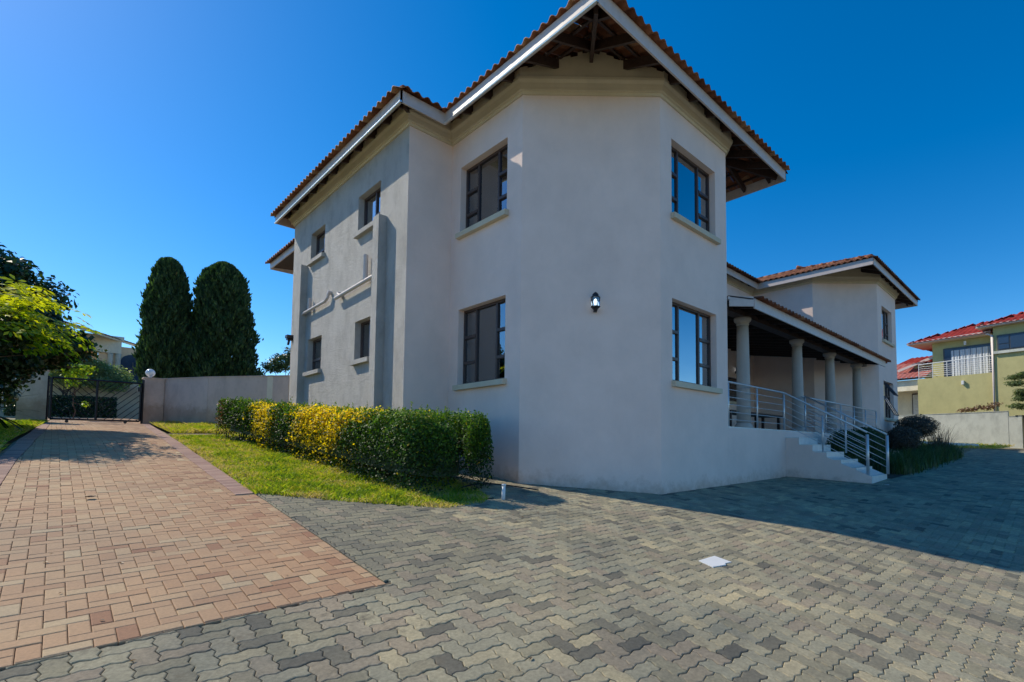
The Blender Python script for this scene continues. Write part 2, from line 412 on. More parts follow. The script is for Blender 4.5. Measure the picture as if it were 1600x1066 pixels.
def piece(mb, pts, tone, gap, bev, depth, dz):
    n = len(pts); cx = sum(p[0] for p in pts) / n; cy = sum(p[1] for p in pts) / n
    # inset along averaged edge normals
    P = np.array(pts); E = np.roll(P, -1, 0) - P; Nn = np.stack([-E[:, 1], E[:, 0]], 1); Nn /= np.linalg.norm(Nn, axis=1, keepdims=True)
    A = Nn + np.roll(Nn, 1, 0); A /= np.maximum((A * A).sum(1, keepdims=True) / 2, 0.5)
    tl = (random.uniform(-1, 1) * 0.012, random.uniform(-1, 1) * 0.012)
    o = P + A * gap; t = P + A * (gap + bev)
    z = lambda p: T(p[0], p[1]) + dz + (p[0] - cx) * tl[0] + (p[1] - cy) * tl[1]
    vs = [(p[0], p[1], T(p[0], p[1]) - depth) for p in o] + [(p[0], p[1], z(p) - bev * 0.6) for p in o] + [(p[0], p[1], z(p)) for p in t]
    fs = [(i, (i + 1) % n, (i + 1) % n + n, i + n) for i in range(n)] + [(i + n, (i + 1) % n + n, (i + 1) % n + 2 * n, i + 2 * n) for i in range(n)]
    fs.append(tuple(range(2 * n, 3 * n)))
    mb.add(vs, fs, tone)
def scr(x, y, z):
    p = np.array((x, y, z)); c = np.array(CR) @ p
    if c[2] < 0.2: return None
    return 794.8 * c[0] / c[2] + 893.6, 794.8 * c[1] / c[2] + 653.8, c[2]
def clip_pts(pts, planes):
    for (px, py, nx, ny) in planes:          # keep the side where (p - P).n >= 0
        out = []
        for i in range(len(pts)):
            a, b = pts[i], pts[(i + 1) % len(pts)]
            da = (a[0] - px) * nx + (a[1] - py) * ny; db = (b[0] - px) * nx + (b[1] - py) * ny
            if da >= 0: out.append(a)
            if da * db < 0:
                t = da / (da - db); out.append((a[0] + (b[0] - a[0]) * t, a[1] + (b[1] - a[1]) * t))
        pts = [p for i, p in enumerate(out) if math.hypot(p[0] - out[i - 1][0], p[1] - out[i - 1][1]) > 0.002]
        if len(pts) < 3: return None
    A = 0.5 * sum(pts[i - 1][0] * pts[i][1] - pts[i][0] * pts[i - 1][1] for i in range(len(pts)))
    if A < 0.0012: return None
    return pts
def lay(name, pieces, w, zig, m, parent, gap, bev, tonef, depth=0.03, limit=300, planes=None):
    ranked = []
    for p in pieces:
        cx, cy = p[0] + p[2] * w / 2, p[1] + p[3] * w / 2
        s = scr(cx, cy, T(cx, cy))
        vis = s is not None and -10 < s[0] < 1610 and s[1] < 1075
        ranked.append(((0 if vis else 1), math.hypot(cx, cy), p))
    ranked.sort(key=lambda a: (a[0], a[1]))
    rest = MB()
    for k, (v, d, p) in enumerate(ranked):
        pts = outline(p[0], p[1], p[2], p[3], w, zig)
        if planes is not None:
            pts = clip_pts(pts, planes(p[0] + p[2] * w / 2, p[1] + p[3] * w / 2))
            if pts is None: continue
        tone = tonef(p[0], p[1]); dz = random.gauss(0, 0.0014)
        if k < limit:
            b = MB(); piece(b, pts, tone, gap, bev, depth, dz)
            cx, cy = p[0] + p[2] * w / 2, p[1] + p[3] * w / 2; o = (cx, cy, T(cx, cy))
            put(name, b.mesh(name, m, off=o), parent, loc=o)
        else: piece(rest, pts, tone, gap, bev, depth, dz)
    rest.build(name + '_field', m, parent, kind='stuff')

def dright(y):
    return 1.8 if y < 13 else 1.8 + 0.06 * min(y - 13, 10)
def dleft(y): return float(np.interp(y, [7, 10.56, 12.4, 15.6, 22.8], [-0.56, -0.46, -0.35, -0.26, -0.13]))
DW = poly_sheet('driveway', [(-1.2, 3.68), (1.8, 3.68), (1.8, 13), (2.4, 23), (2.9, 34), (-0.8, 34), (0.0, 23), (-0.46, 12), (-0.9, 6.5), (-1.2, 6)], -0.012, MT['bed_tan'], 1.0)
def dtone(x, y):
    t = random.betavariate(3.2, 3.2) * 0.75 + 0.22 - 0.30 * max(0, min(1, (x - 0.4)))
    r = random.random()
    if r < 0.05: t = random.uniform(0.0, 0.12)
    if r > 0.93: t = random.uniform(0.85, 1)
    return t
def dkeep(x, y):
    if y < 3.55 or y > 33.5: return False
    L = -1.3 if y < 7 else dleft(y) + 0.08
    R = dright(y) + 0.06 - (0 if y < 7.2 else 0.2)
    if y > 23: L, R = -0.3, 2.7
    return L < x < R
def dplanes(x, y):
    pl = [(0, 3.665, 0, 1)]
    if y < 23:
        k = 0 if y < 13 else 0.06
        pl.append((dright(y) - (0.002 if y < 7.2 else 0.202), y, -1, k))
        if y > 7: pl.append((dleft(y) + 0.152, y, 1, 0 if y < 12 else -0.035))
    return pl
br = herring(-1.303, 2.9, 3.68 - 0.189, 34, 0.0945, dkeep)
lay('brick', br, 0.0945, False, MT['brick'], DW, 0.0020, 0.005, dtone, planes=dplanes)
sb = MB()
y = 7.25
while y < 23:
    s = T(0, y) > T(0, 13)
    wd = 0.1
    R = dright(y)
    piece(sb, [(R - 0.2, y), (R, y), (R, y + wd), (R - 0.2, y + wd)], random.random(), 0.0016, 0.004, 0.02, 0)
    Lx = dleft(y) - 0.05
    piece(sb, [(Lx, y), (Lx + 0.2, y), (Lx + 0.2, y + wd), (Lx, y + wd)], random.random(), 0.0016, 0.004, 0.02, 0)
    y += wd
sb.build('edging_brick_row', MT['brick_purple'], DW, kind='stuff')
eb = MB(); x = -1.2
# thin straight course where red bricks meet the grey blocks
PV_EDGE = 3.66
GP = [(-1.6, -3.0), (34, -3.0), (34, 1.0), (31, 3.2), (23.6, 2.85), (15.0, 2.9), (13.8, 3.0), (13.8, 5.2), (5.3, 6.9), (5.6, 8.9), (4.9, 8.9), (4.75, 6.6), (4.35, 5.75), (3.48, 5.53), (2.69, 6.24), (1.8, 7.25), (1.8, 3.66), (-1.6, 3.66)]
PV = poly_sheet('paved_courtyard', GP, -0.017, MT['bed_sand'], 0.5)
def patches(x, y):
    return 0.5 + 0.5 * math.sin(x * 0.9 + 1.3 * math.sin(y * 0.7)) * math.cos(y * 0.8 - 0.6 * math.sin(x * 0.5))
def ptone(x, y):
    t = random.betavariate(2.6, 2.4) * 0.75 + 0.18
    r = random.random()
    if r < 0.11: t = random.uniform(0.0, 0.25)
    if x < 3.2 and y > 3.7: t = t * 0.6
    if y < 4.3 and x < 1.6 and y > 2.6: t *= 0.95
    return min(1, max(0, t))
def pkeep(x, y):
    if not (inpoly(x, y, GP) or inpoly(x + .07, y, GP) or inpoly(x, y - .07, GP) or inpoly(x - .1, y, GP) or inpoly(x, y - .12, GP) and y < 3.8): return False
    return y > 1.0 - 0.8 * min(x, 3) - 0.4 and y > -2.4 and x < 31
pv = herring(-1.6, 31, -2.6, 9.0, 0.1075, pkeep)
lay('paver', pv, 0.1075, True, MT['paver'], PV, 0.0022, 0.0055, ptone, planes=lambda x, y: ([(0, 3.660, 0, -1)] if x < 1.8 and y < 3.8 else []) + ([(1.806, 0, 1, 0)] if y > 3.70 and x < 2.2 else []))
eb.box((-1.3, 3.650, T(0, 3.66) - 0.03), (-1.29, 3.655, T(0, 3.66) - 0.02))

# ---------------------------------------------------------------- the house
H = thing('house', 'large two storey pale plastered house with octagonal bay and terracotta tiled hip roof', 'house', (10, 8, T(10, 8)))
EZ, PT = 6.42, 0.38                       # roof underside height at the eaves, pitch
def roofh(x, y):
    h = -1
    def hip(x0, x1, y0, y1):
        return EZ + PT * min(x - x0, x1 - x, y - y0, y1 - y)
    h = max(h, hip(4.17, 31.6, 8.42, 15.7), hip(5.07, 11.67, 4.5, 15.0), hip(19.1, 26.1, 4.5, 15.0))
    return h
PLAN = [(4.54, 15.3), (4.54, 8.8), (5.49, 8.8), (5.49, 6.59), (7.18, 4.9), (9.55, 4.9), (11.25, 6.6), (11.25, 8.9), (19.5, 8.9), (19.5, 6.6), (21.2, 4.9), (24.0, 4.9), (25.7, 6.6), (25.7, 8.9), (31.2, 8.9), (31.2, 15.3)]
OPEN = {0: [(1.34, 2.30, 4.74, 5.48), (4.25, 5.33, 4.64, 5.47), (1.34, 2.30, 1.86, 2.70), (4.25, 5.03, 1.83, 2.68)],
        2: [(0.32, 1.80, 1.18, 2.66), (0.32, 1.80, 4.18, 5.53)],
        4: [(0.35, 1.92, 1.16, 2.62), (0.35, 1.92, 4.15, 5.52)],
        7: [(5.1, 7.2, 1.72, 2.62)],
        10: [(0.62, 2.12, 1.16, 2.56), (0.62, 2.12, 4.13, 5.42)]}
def wall_seg(mb, p0, p1, ops, zt, thick=0.22, rev=MB()):
    p0, p1 = np.array(p0), np.array(p1); L = np.linalg.norm(p1 - p0); d = (p1 - p0) / L
    inn = np.array([-d[1], d[0]])     # plan runs anticlockwise seen from above: interior lies to the left
    P = lambda s, z, o: (p0[0] + d[0] * s + inn[0] * o, p0[1] + d[1] * s + inn[1] * o, z)
    ss = sorted({0, L, *[o[0] for o in ops], *[o[1] for o in ops], *list(np.arange(0.7, L - 0.3, 0.7))}); 
    base = lambda s: T(*(p0 + d * s)) - 0.35
    zs = sorted({zt, *[o[2] for o in ops], *[o[3] for o in ops]})
    for o in (0, thick):
        for a, b in zip(ss[:-1], ss[1:]):
            zz = [None] + zs
            for z0, z1 in zip(zz[:-1], zz[1:]):
                mid = ((a + b) / 2, (z1 - 0.01) if z0 is None else (z0 + z1) / 2)
                if z0 is not None and any(q[0] < mid[0] < q[1] and q[2] < mid[1] < q[3] for q in ops): continue
                za, zb = (base(a), base(b)) if z0 is None else (z0, z0)
                vs = [P(a, za, o), P(b, zb, o), P(b, z1, o), P(a, z1, o)]
                mb.add(vs, [(0, 1, 2, 3)] if o == 0 else [(3, 2, 1, 0)])
    for a, b, z0, z1 in ops:
        for q in ([P(a, z0, 0), P(a, z1, 0), P(a, z1, thick), P(a, z0, thick)], [P(b, z1, 0), P(b, z0, 0), P(b, z0, thick), P(b, z1, thick)],
                  [P(a, z1, 0), P(b, z1, 0), P(b, z1, thick), P(a, z1, thick)], [P(b, z0, 0), P(a, z0, 0), P(a, z0, thick), P(b, z0, thick)]):
            mb.add(q, [(0, 1, 2, 3)])
    return P, L
WALLTOP = 6.46
wside, wmain = MB(), MB()
FR = {}
for k in range(len(PLAN)):
    p0, p1 = PLAN[k], PLAN[(k + 1) % len(PLAN)]
    FR[k] = wall_seg(wside if k == 0 else wmain, p0, p1, OPEN.get(k, []), WALLTOP)
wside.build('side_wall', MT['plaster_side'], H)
wmain.build('wall', MT['plaster'], H)
# cornice moulding and frieze swept along the plan
def offset_plan(o):
    out = []; n = len(PLAN)
    for i in range(n):
        a, b, c = np.array(PLAN[i - 1]), np.array(PLAN[i]), np.array(PLAN[(i + 1) % n])
        d1 = (b - a) / np.linalg.norm(b - a); d2 = (c - b) / np.linalg.norm(c - b)
        n1, n2 = np.array([d1[1], -d1[0]]), np.array([d2[1], -d2[0]])
        mm = n1 + n2; mm /= (mm @ mm) / 2
        out.append(b + mm * o)
    return out
prof = [(0.004, 6.10), (0.03, 6.105), (0.035, 6.15), (0.075, 6.155), (0.08, 6.20), (0.10, 6.26), (0.14, 6.30), (0.145, 6.345), (0.12, 6.35), (0.12, 6.37)]
cb = MB(); rings = [offset_plan(o) for o, z in prof]; n = len(PLAN)
for i in range(n):
    j = (i + 1) % n
    for q in range(len(prof) - 1):
        cb.add([(*rings[q][i], prof[q][1]), (*rings[q][j], prof[q][1]), (*rings[q + 1][j], prof[q + 1][1]), (*rings[q + 1][i], prof[q + 1][1])], [(0, 1, 2, 3)])
cb.build('cornice', MT['cream'], H)
fb = MB(); R1 = offset_plan(0.115); R0 = offset_plan(-0.05)
for i in range(n):
    j = (i + 1) % n; a, b = R1[i], R1[j]; a0, b0 = R0[i], R0[j]
    N_ = max(2, int(np.linalg.norm(b - a) / 0.12))
    for k in range(N_):
        s, t = k / N_, (k + 1) / N_
        p, q = a + (b - a) * s, a + (b - a) * t; p_, q_ = a0 + (b0 - a0) * s, a0 + (b0 - a0) * t
        r = 0.035 * math.sin(k * 2.1 + i) * (1 if i in (3, 9) else 0)
        fb.add([(*p, 6.36), (*q, 6.36), (*q, roofh(*q) - 0.03 + r), (*p, roofh(*p) - 0.03 + r), (*p_, roofh(*p) - 0.03 + r), (*q_, roofh(*q) - 0.03 + r)], [(0, 1, 2, 3), (3, 2, 5, 4)])
fb.build('frieze', MT['cream'], H)
# floors and ceilings inside
for z in (0.30, 3.42, 6.30):
    fl = MB(); fl.prism([(p[0], p[1]) for p in offset_plan(-0.15)], z, z + 0.12); fl.build('floor_slab', MT['inside'], H)
pt = MB(); pt.box((5.9, 9.2, 0.4), (19, 9.3, 6.3)); pt.box((21.0, 8.6, 0.4), (25, 8.7, 6.3)); pt.box((6.9, 8.0, .4), (11, 8.1, 6.3)); pt.build('room_partition', MT['inside'], H)
# windows
def window(k, op, cols, depth=0.13, glass_m='glass', sill=True, fm='frame', ajar=()):
    P, L = FR[k]; a, b, z0, z1 = op
    f = MB(); t = 0.045
    def bar(s0, s1, za, zb, o0=depth, o1=depth + 0.05):
        vs = [P(s0, za, o0), P(s1, za, o0), P(s1, zb, o0), P(s0, zb, o0), P(s0, za, o1), P(s1, za, o1), P(s1, zb, o1), P(s0, zb, o1)]
        f.add(vs, [(0, 1, 2, 3), (7, 6, 5, 4), (0, 4, 5, 1), (2, 6, 7, 3), (1, 5, 6, 2), (0, 3, 7, 4)])
    bar(a, a + t, z0, z1); bar(b - t, b, z0, z1); bar(a + t, b - t, z1 - t, z1); bar(a + t, b - t, z0, z0 + t)
    panes = []; s = a + t; W_ = b - a - 2 * t
    for ci, (fw, rows) in enumerate(cols):
        e = s + W_ * fw
        if ci < len(cols) - 1: bar(e - t / 2, e + t / 2, z0 + t, z1 - t)
        za = z0 + t
        for ri, fr in enumerate(rows):
            zb = za + (z1 - z0 - 2 * t) * fr
            if ri < len(rows) - 1: bar(s + (t / 2 if ci else 0), e - (t / 2 if ci < len(cols) - 1 else 0), zb - t * 0.6, zb + t * 0.6, depth - 0.008, depth + 0.05)
            panes.append((s + 0.01, e - 0.01, za + 0.01, zb - 0.01)); za = zb
        s = e
    fo = f.build('window', MT[fm], H)
    for pa in panes:
        g = MB(); q = depth + 0.03
        g.add([P(pa[0], pa[2], q), P(pa[1], pa[2], q), P(pa[1], pa[3], q), P(pa[0], pa[3], q)], [(0, 1, 2, 3)])
        g.add([P(pa[0], pa[2], q + .006), P(pa[1], pa[2], q + .006), P(pa[1], pa[3], q + .006), P(pa[0], pa[3], q + .006)], [(3, 2, 1, 0)])
        g.build('pane', MT[glass_m], fo)
    if sill:
        g = MB(); 
        for o in (-0.09,):
            e0, e1 = a - 0.03, b + 0.06
            vs = [P(e0, z0 - 0.11, 0), P(e1, z0 - 0.11, 0), P(e1, z0 + 0.012, depth), P(e0, z0 + 0.012, depth), P(e0, z0 - 0.11, o), P(e1, z0 - 0.11, o), P(e1, z0 - 0.015, o), P(e0, z0 - 0.015, o)]
            g.add(vs, [(4, 5, 6, 7), (7, 6, 2, 3), (0, 1, 5, 4), (0, 4, 7, 3), (1, 2, 6, 5)])
        g.build('sill', MT['cream'] if k else MT['plaster_side'], H)
    return fo
R3 = (0.28, 0.36, 0.36)
big = [(0.19, R3), (0.60, (1,)), (0.21, R3)]
for k in (4, 10):
    for op in OPEN[k]: window(k, op, [(0.24, R3), (0.49, (1,)), (0.27, R3)], glass_m='glass_blue')
for op in OPEN[2]: window(2, op, [(0.27, R3), (0.46, (1,)), (0.27, R3)])
o = OPEN[0]
window(0, o[0], [(0.62, (0.3, 0.7)), (0.38, (0.3, 0.7))], glass_m='glass_blue'); window(0, o[1], [(0.55, (1,)), (0.45, (0.3, 0.7))], glass_m='glass_blue')
window(0, o[2], [(0.62, (0.35, 0.65)), (0.38, (0.35, 0.65))]); window(0, o[3], [(0.6, (1,)), (0.4, (0.45, 0.55))])
window(7, OPEN[7][0], [(0.3, (1,)), (0.35, (1,)), (0.35, (1,))], sill=True)
# curtains inside the big windows
def curtain(k, s0, s1, z0, z1):
    P, L = FR[k]; b = MB(); N_ = 14
    vs = []
    for i in range(N_ + 1):
        s = s0 + (s1 - s0) * i / N_; o = 0.30 + 0.03 * math.sin(i * 1.9)
        vs += [P(s, z0, o), P(s, z1, o)]
    b.add(vs, [(2 * i, 2 * i + 2, 2 * i + 3, 2 * i + 1) for i in range(N_)]); b.build('curtain', MT['curtain'], H, True)
curtain(4, 1.62, 1.98, 1.0, 2.7); curtain(4, 1.62, 1.98, 4.0, 5.6)
curtain(2, 0.22, 0.50, 1.0, 2.7); curtain(2, 0.22, 0.50, 4.0, 5.6); curtain(0, 4.2, 4.6, 4.5, 5.5); curtain(0, 4.55, 4.8, 1.7, 2.7)
# open sashes on the far bay window
P10, _ = FR[10]
for sx in (0.78, 1.08):
    for (za, zb) in ((2.0, 2.52), (1.25, 1.98)):
        f = MB(); out = -0.30
        c = [P10(sx, zb, 0.08), P10(sx + 0.30, zb, 0.08), P10(sx + 0.30, za, out), P10(sx, za, out)]
        for i in range(4): f.tube([c[i], c[(i + 1) % 4]], 0.018, 4)
        so_ = f.build('open_sash', MT['frame'], H)
        g = MB(); g.add(c, [(0, 1, 2, 3)]); g.build('pane', MT['glass'], so_)

# pilasters and waste pipes on the side wall
for (ya, yb, zt, dp) in ((9.65, 9.90, 4.60, 0.17), (14.16, 14.55, 4.70, 0.16)):
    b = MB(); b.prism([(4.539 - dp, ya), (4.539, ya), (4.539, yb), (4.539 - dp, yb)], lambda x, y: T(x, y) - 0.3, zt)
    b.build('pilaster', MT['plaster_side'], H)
b = MB()
b.tube([(4.46, 14.2, 3.40), (4.46, 12.62, 3.44), (4.47, 12.5, 3.50), (4.48, 12.46, 3.62)], 0.035)
b.tube([(4.47, 13.75, 3.44), (4.47, 13.75, 3.74)], 0.035); b.tube([(4.54, 12.46, 3.62), (4.45, 12.46, 3.62)], 0.045)
b.build('waste_pipe', MT['fascia'], H)
b = MB(); b.tube([(4.45, 11.98, 3.37), (4.45, 9.92, 3.44)], 0.04); b.tube([(4.46, 10.4, 3.44), (4.46, 10.4, 3.98)], 0.05)
b.tube([(4.54, 11.85, 3.46), (4.44, 11.85, 3.46)], 0.05); b.tube([(4.46, 11.85, 3.46), (4.46, 11.7, 3.39)], 0.035)
b.build('waste_pipe', MT['fascia'], H)

# ---- roof timbers
def raft(p, q, name='rafter', w=0.05, h=0.15, m='timber'):
    b = MB(); b.beam(p, q, w, h); return b.build(name, MT[m], H)
def eave_side(E, a, L, b_, D, clip, z0=EZ, pt=PT, sp=0.62, first=0.3, inner=None):
    """rafters and battens under one roof slope"""
    E, a, b_ = np.array(E), np.array(a), np.array(b_)
    u = first
    while u < L:
        v1 = D
        while v1 > 0.1 and not clip(u, v1): v1 -= 0.1
        if v1 > 0.15:
            p = E + a * u + b_ * 0.03; q = E + a * u + b_ * v1
            z = lambda v: z0 + pt * v - 0.125
            raft((*p, z(0.03)), (*q, z(v1)))
        u += sp
    for v in (0.16, 0.47, 0.78, 1.09, 1.40, 1.71):
        if v > D: break
        us = [u for u in np.arange(0, L, 0.05) if clip(u, v)]
        if len(us) > 3:
            raft((*(E + a * us[0] + b_ * v), z0 + pt * v - 0.028), (*(E + a * us[-1] + b_ * v), z0 + pt * v - 0.028), 'batten', 0.045, 0.04)
# slopes: E corner, a along the eave, L, b inward
def hipclip(L): return lambda u, v: v <= u + 0.02 and v <= L - u + 0.02
eave_side((5.07, 4.5), (1, 0), 6.6, (0, 1), 1.75, hipclip(6.6), first=0.35)
eave_side((5.07, 4.5), (0, 1), 3.9, (1, 0), 1.75, lambda u, v: v <= u + 0.02, first=0.35)
eave_side((11.67, 4.5), (0, 1), 3.9, (-1, 0), 1.75, lambda u, v: v <= u + 0.02, first=0.35)
eave_side((4.17, 8.42), (0, 1), 7.28, (1, 0), 0.8, hipclip(7.28), first=0.25, sp=0.66)
eave_side((4.17, 8.42), (1, 0), 0.85, (0, 1), 0.5, lambda u, v: v <= u + 0.02, first=0.25)
eave_side((19.1, 4.5), (1, 0), 7.0, (0, 1), 1.75, hipclip(7.0), first=0.35)
eave_side((19.1, 4.5), (0, 1), 3.9, (1, 0), 1.75, lambda u, v: v <= u + 0.02, first=0.35)
eave_side((26.1, 4.5), (0, 1), 3.9, (-1, 0), 1.75, lambda u, v: v <= u + 0.02, first=0.35)
eave_side((11.7, 8.5), (1, 0), 7.3, (0, 1), 0.8, lambda u, v: True)
for (x, y, dx) in ((5.07, 4.5, 1), (11.67, 4.5, -1), (19.1, 4.5, 1), (26.1, 4.5, -1), (4.17, 8.42, 1)):
    raft((x + 0.13 * dx, y + 0.13, EZ - 0.10), (x + 2.3 * dx, y + 2.3, EZ + PT * 2.3 - 0.12), 'hip_rafter', 0.06, 0.22)
# fascias
def fascia(p, q, zb=6.19, zt=6.415, name='fascia', edge=True):
    b = MB(); b.beam((p[0], p[1], (zb + zt) / 2), (q[0], q[1], (zb + zt) / 2), 0.03, zt - zb); fo = b.build(name, MT['fascia'], H)
    return fo
for p, q in (((5.07, 4.485), (5.07, 8.405)), ((5.055, 4.5), (11.685, 4.5)), ((11.67, 4.485), (11.67, 8.5)), ((4.17, 8.405), (4.17, 15.715)), ((4.155, 8.42), (5.055, 8.42)),
             ((19.1, 4.485), (19.1, 8.5)), ((19.085, 4.5), (26.115, 4.5)), ((26.1, 4.485), (26.1, 8.5)), ((11.685, 8.5), (19.085, 8.5)), ((4.155, 15.7), (31.6, 15.7)), ((31.6, 8.42), (31.6, 15.7)), ((26.115, 8.42), (31.6, 8.42))):
    fascia(p, q)
b = MB(); b.tube([(5.045, 4.47, 6.195), (5.045, 8.40, 6.195)], 0.022, 8); b.tube([(4.145, 8.39, 6.195), (4.145, 15.7, 6.195)], 0.022, 8)
b.build('sunlit_edge_strip', MT['lit_edge'], H)  # added bright strip, stands in for sun on the left fascias' bottom edge

# ---- roof tiles
def tile_geo(w=0.2, l=0.36, full=False):
    xs = np.linspace(0, 1, 7)
    hh = [0.0, 0.030, 0.046, 0.040, 0.014, -0.004, 0.0]
    vs = [(x * w, 0, h) for x, h in zip(xs, hh)] + [(x * w, l, h * 0.9 - 0.012) for x, h in zip(xs, hh)]
    fs = [(i, i + 1, i + 8, i + 7) for i in range(6)]
    vs += [(x * w, 0, h - 0.016) for x, h in zip(xs, hh)]
    fs += [(14 + i, 15 + i, i + 1, i) for i in range(6)]
    if full:
        vs += [(x * w, l, h * 0.9 - 0.028) for x, h in zip(xs, hh)]
        fs += [(21 + i, 22 + i, 15 + i, 14 + i) for i in range(6)]
    return np.array(vs), fs
TG0, TF = tile_geo(); TGf, TFf = tile_geo(full=True)
TILE_MESH = []
for k in range(6):
    b = MB(); b.add(TGf, TFf, (0.1, 0.3, 0.45, 0.6, 0.75, 0.95)[k]); TILE_MESH.append(b.mesh('roof_tile', MT['tile'], True))
def tile_plane(stuff, E, a, L, b_, D, keep, z0=EZ, pt=PT, row0=False, m=MT['tile'], parent=None, tw=0.2, tl=0.32, lift=0.03, ov=0.11):
    TG = TG0 * np.array([tw / 0.2, tl / 0.32, 1.0])
    E, a, b_ = np.array(E, float), np.array(a, float), np.array(b_, float)
    ct = 1 / math.sqrt(1 + pt * pt)
    A = Vector((a[0], a[1], 0)); Bv = Vector((b_[0] * ct, b_[1] * ct, pt * ct)); N_ = A.cross(Bv)
    if N_.z < 0: flip = True
    else: flip = False
    Nn = -N_ if flip else N_
    nv = int(D / (tl * ct)) + 1; nu = int(L / tw) + 1
    for j in range(nv):
        v = -ov + j * tl * ct
        for i in range(nu):
            u = i * tw
            if not keep(u + tw / 2, v + 0.1): continue
            o = E + a * u + b_ * v; z = z0 + pt * v + lift + random.uniform(-.003, .003)
            if j == 0 and row0:
                mw = Matrix(((A.x, Bv.x, Nn.x, o[0]), (A.y, Bv.y, Nn.y, o[1]), (A.z, Bv.z, Nn.z, z), (0, 0, 0, 1)))
                ob = bpy.data.objects.new('roof_tile', random.choice(TILE_MESH)); COL.objects.link(ob)
                ob.parent = parent; ob.matrix_parent_inverse = Matrix.Translation(ROOTLOC[parent.name]).inverted()
                ob.matrix_basis = mw
                continue
            vs = [(o[0] + A.x * g[0] + Bv.x * g[1] + Nn.x * g[2], o[1] + A.y * g[0] + Bv.y * g[1] + Nn.y * g[2], z + Bv.z * g[1] + Nn.z * g[2]) for g in TG]
            t = random.betavariate(2, 2)
            stuff.add(vs, TF, t)
st = MB()
tile_plane(st, (5.05, 4.48), (1, 0), 6.64, (0, 1), 3.4, hipclip(6.64), row0=True, parent=H)
bk = lambda u, v: v <= u + .02 and (u < 3.94 or v > u - 3.92)
def baykeep(y0):  # along y from the front corner
    return lambda u, v: v <= u + 0.05 and (u < 4.3 or v >= u - 4.3)
tile_plane(st, (5.05, 4.48), (0, 1), 7.3, (1, 0), 3.35, baykeep(0), row0=True, parent=H, ov=0.05)
tile_plane(st, (11.69, 4.48), (0, 1), 7.3, (-1, 0), 3.35, baykeep(0))
mk = lambda u, v: v <= u + .05 and not (0.92 < u < 7.52 and v < min(u - 1.2, 7.24 - u)) and not (14.95 < u < 21.95 and v < min(u - 15.23, 21.67 - u))
tile_plane(st, (4.15, 8.40), (1, 0), 27.4, (0, 1), 3.65, mk)
tile_plane(st, (4.15, 8.40), (0, 1), 7.3, (1, 0), 3.7, hipclip(7.3), row0=True, parent=H)
tile_plane(st, (4.15, 15.72), (1, 0), 27.4, (0, -1), 3.65, hipclip(27.4))
tile_plane(st, (31.62, 8.40), (0, 1), 7.3, (-1, 0), 3.7, hipclip(7.3))
tile_plane(st, (19.08, 4.48), (1, 0), 7.04, (0, 1), 3.6, hipclip(7.04))
tile_plane(st, (19.08, 4.48), (0, 1), 7.4, (1, 0), 3.55, baykeep(0), ov=0.05)
tile_plane(st, (26.12, 4.48), (0, 1), 7.4, (-1, 0), 3.55, baykeep(0))
RT = st.build('roof_tile_field', MT['tile'], H, True, kind='stuff')
rc = MB()
def caps(p, q, r=0.085):
    p, q = Vector(p), Vector(q); p = p + (q - p).normalized() * 0.12; p.z -= 0.01; q.z -= 0.01; L = (q - p).length; n_ = int(L / 0.33); d = (q - p) / L
    for i in range(n_ + 1):
        a = p + d * i * 0.33; b = p + d * (i * 0.33 + 0.37)
        rc.tube([a, b], [r, r * 0.86], 8, random.random())
hz = EZ + 0.05
for p, q in (((5.05, 4.48, hz), (8.37, 7.8, hz + PT * 3.32)), ((11.69, 4.48, hz), (8.37, 7.8, hz + PT * 3.32)), ((8.37, 7.8, hz + PT * 3.32), (8.37, 11.8, hz + PT * 3.32)),
             ((4.15, 8.4, hz), (7.8, 12.05, hz + PT * 3.65)), ((4.15, 15.7, hz), (7.8, 12.05, hz + PT * 3.65)), ((7.8, 12.05, hz + PT * 3.65), (27.9, 12.05, hz + PT * 3.65)),
             ((19.08, 4.48, hz), (22.6, 8.0, hz + PT * 3.5)), ((26.1, 4.48, hz), (22.6, 8, hz + PT * 3.5)), ((22.6, 8.0, hz + PT * 3.5), (22.6, 11.9, hz + PT * 3.5)), ((31.6, 8.4, hz), (27.95, 12.05, hz + PT * 3.65))):
    caps(p, q)
rc.build('ridge_tile_row', MT['tile'], H, True, kind='stuff')

# ---- rear wing with lower eave
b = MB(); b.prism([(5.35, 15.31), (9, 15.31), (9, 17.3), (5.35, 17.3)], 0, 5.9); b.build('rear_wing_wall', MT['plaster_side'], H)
b = MB(); b.prism([(4.66, 15.4), (9, 15.4), (9, 17.95), (4.66, 17.95)], lambda x, y: 5.62 + 0.38 * (x - 4.66) if x < 6 else 6.1, lambda x, y: 5.66 + 0.38 * (x - 4.66) if x < 6 else 6.15)
b.build('rear_wing_soffit', MT['timber'], H)
b = MB(); b.beam((4.66, 15.45, 5.66), (4.66, 17.95, 5.66), 0.03, 0.2); b.beam((4.66, 17.95, 5.66), (9, 17.95, 5.66), 0.03, 0.2); b.build('rear_wing_fascia', MT['fascia'], H)
b = MB(); tile_plane(b, (4.64, 15.3), (0, 1), 2.6, (1, 0), 1.3, lambda u, v: True, z0=5.75); b.build('rear_wing_tile_field', MT['tile'], H, True, kind='stuff')

# ---------------------------------------------------------------- porch
pf = MB(); pf.prism([(9.551, 4.9), (20.9, 4.9), (20.9, 6.0), (19.8, 7), (19.49, 8.91), (11.26, 8.91), (11.26, 6.61)], lambda x, y: T(x, y) - 0.3, 0.40)
pf.build('porch_base', MT['plaster'], H)
pf = MB(); pf.prism([(9.553, 4.90), (20.9, 4.90), (20.9, 5.2), (19.5, 6.6), (19.5, 8.9), (11.25, 8.9), (11.25, 6.6)], 0.401, 0.425)
pf.build('porch_floor', MT['step_tile'], H)
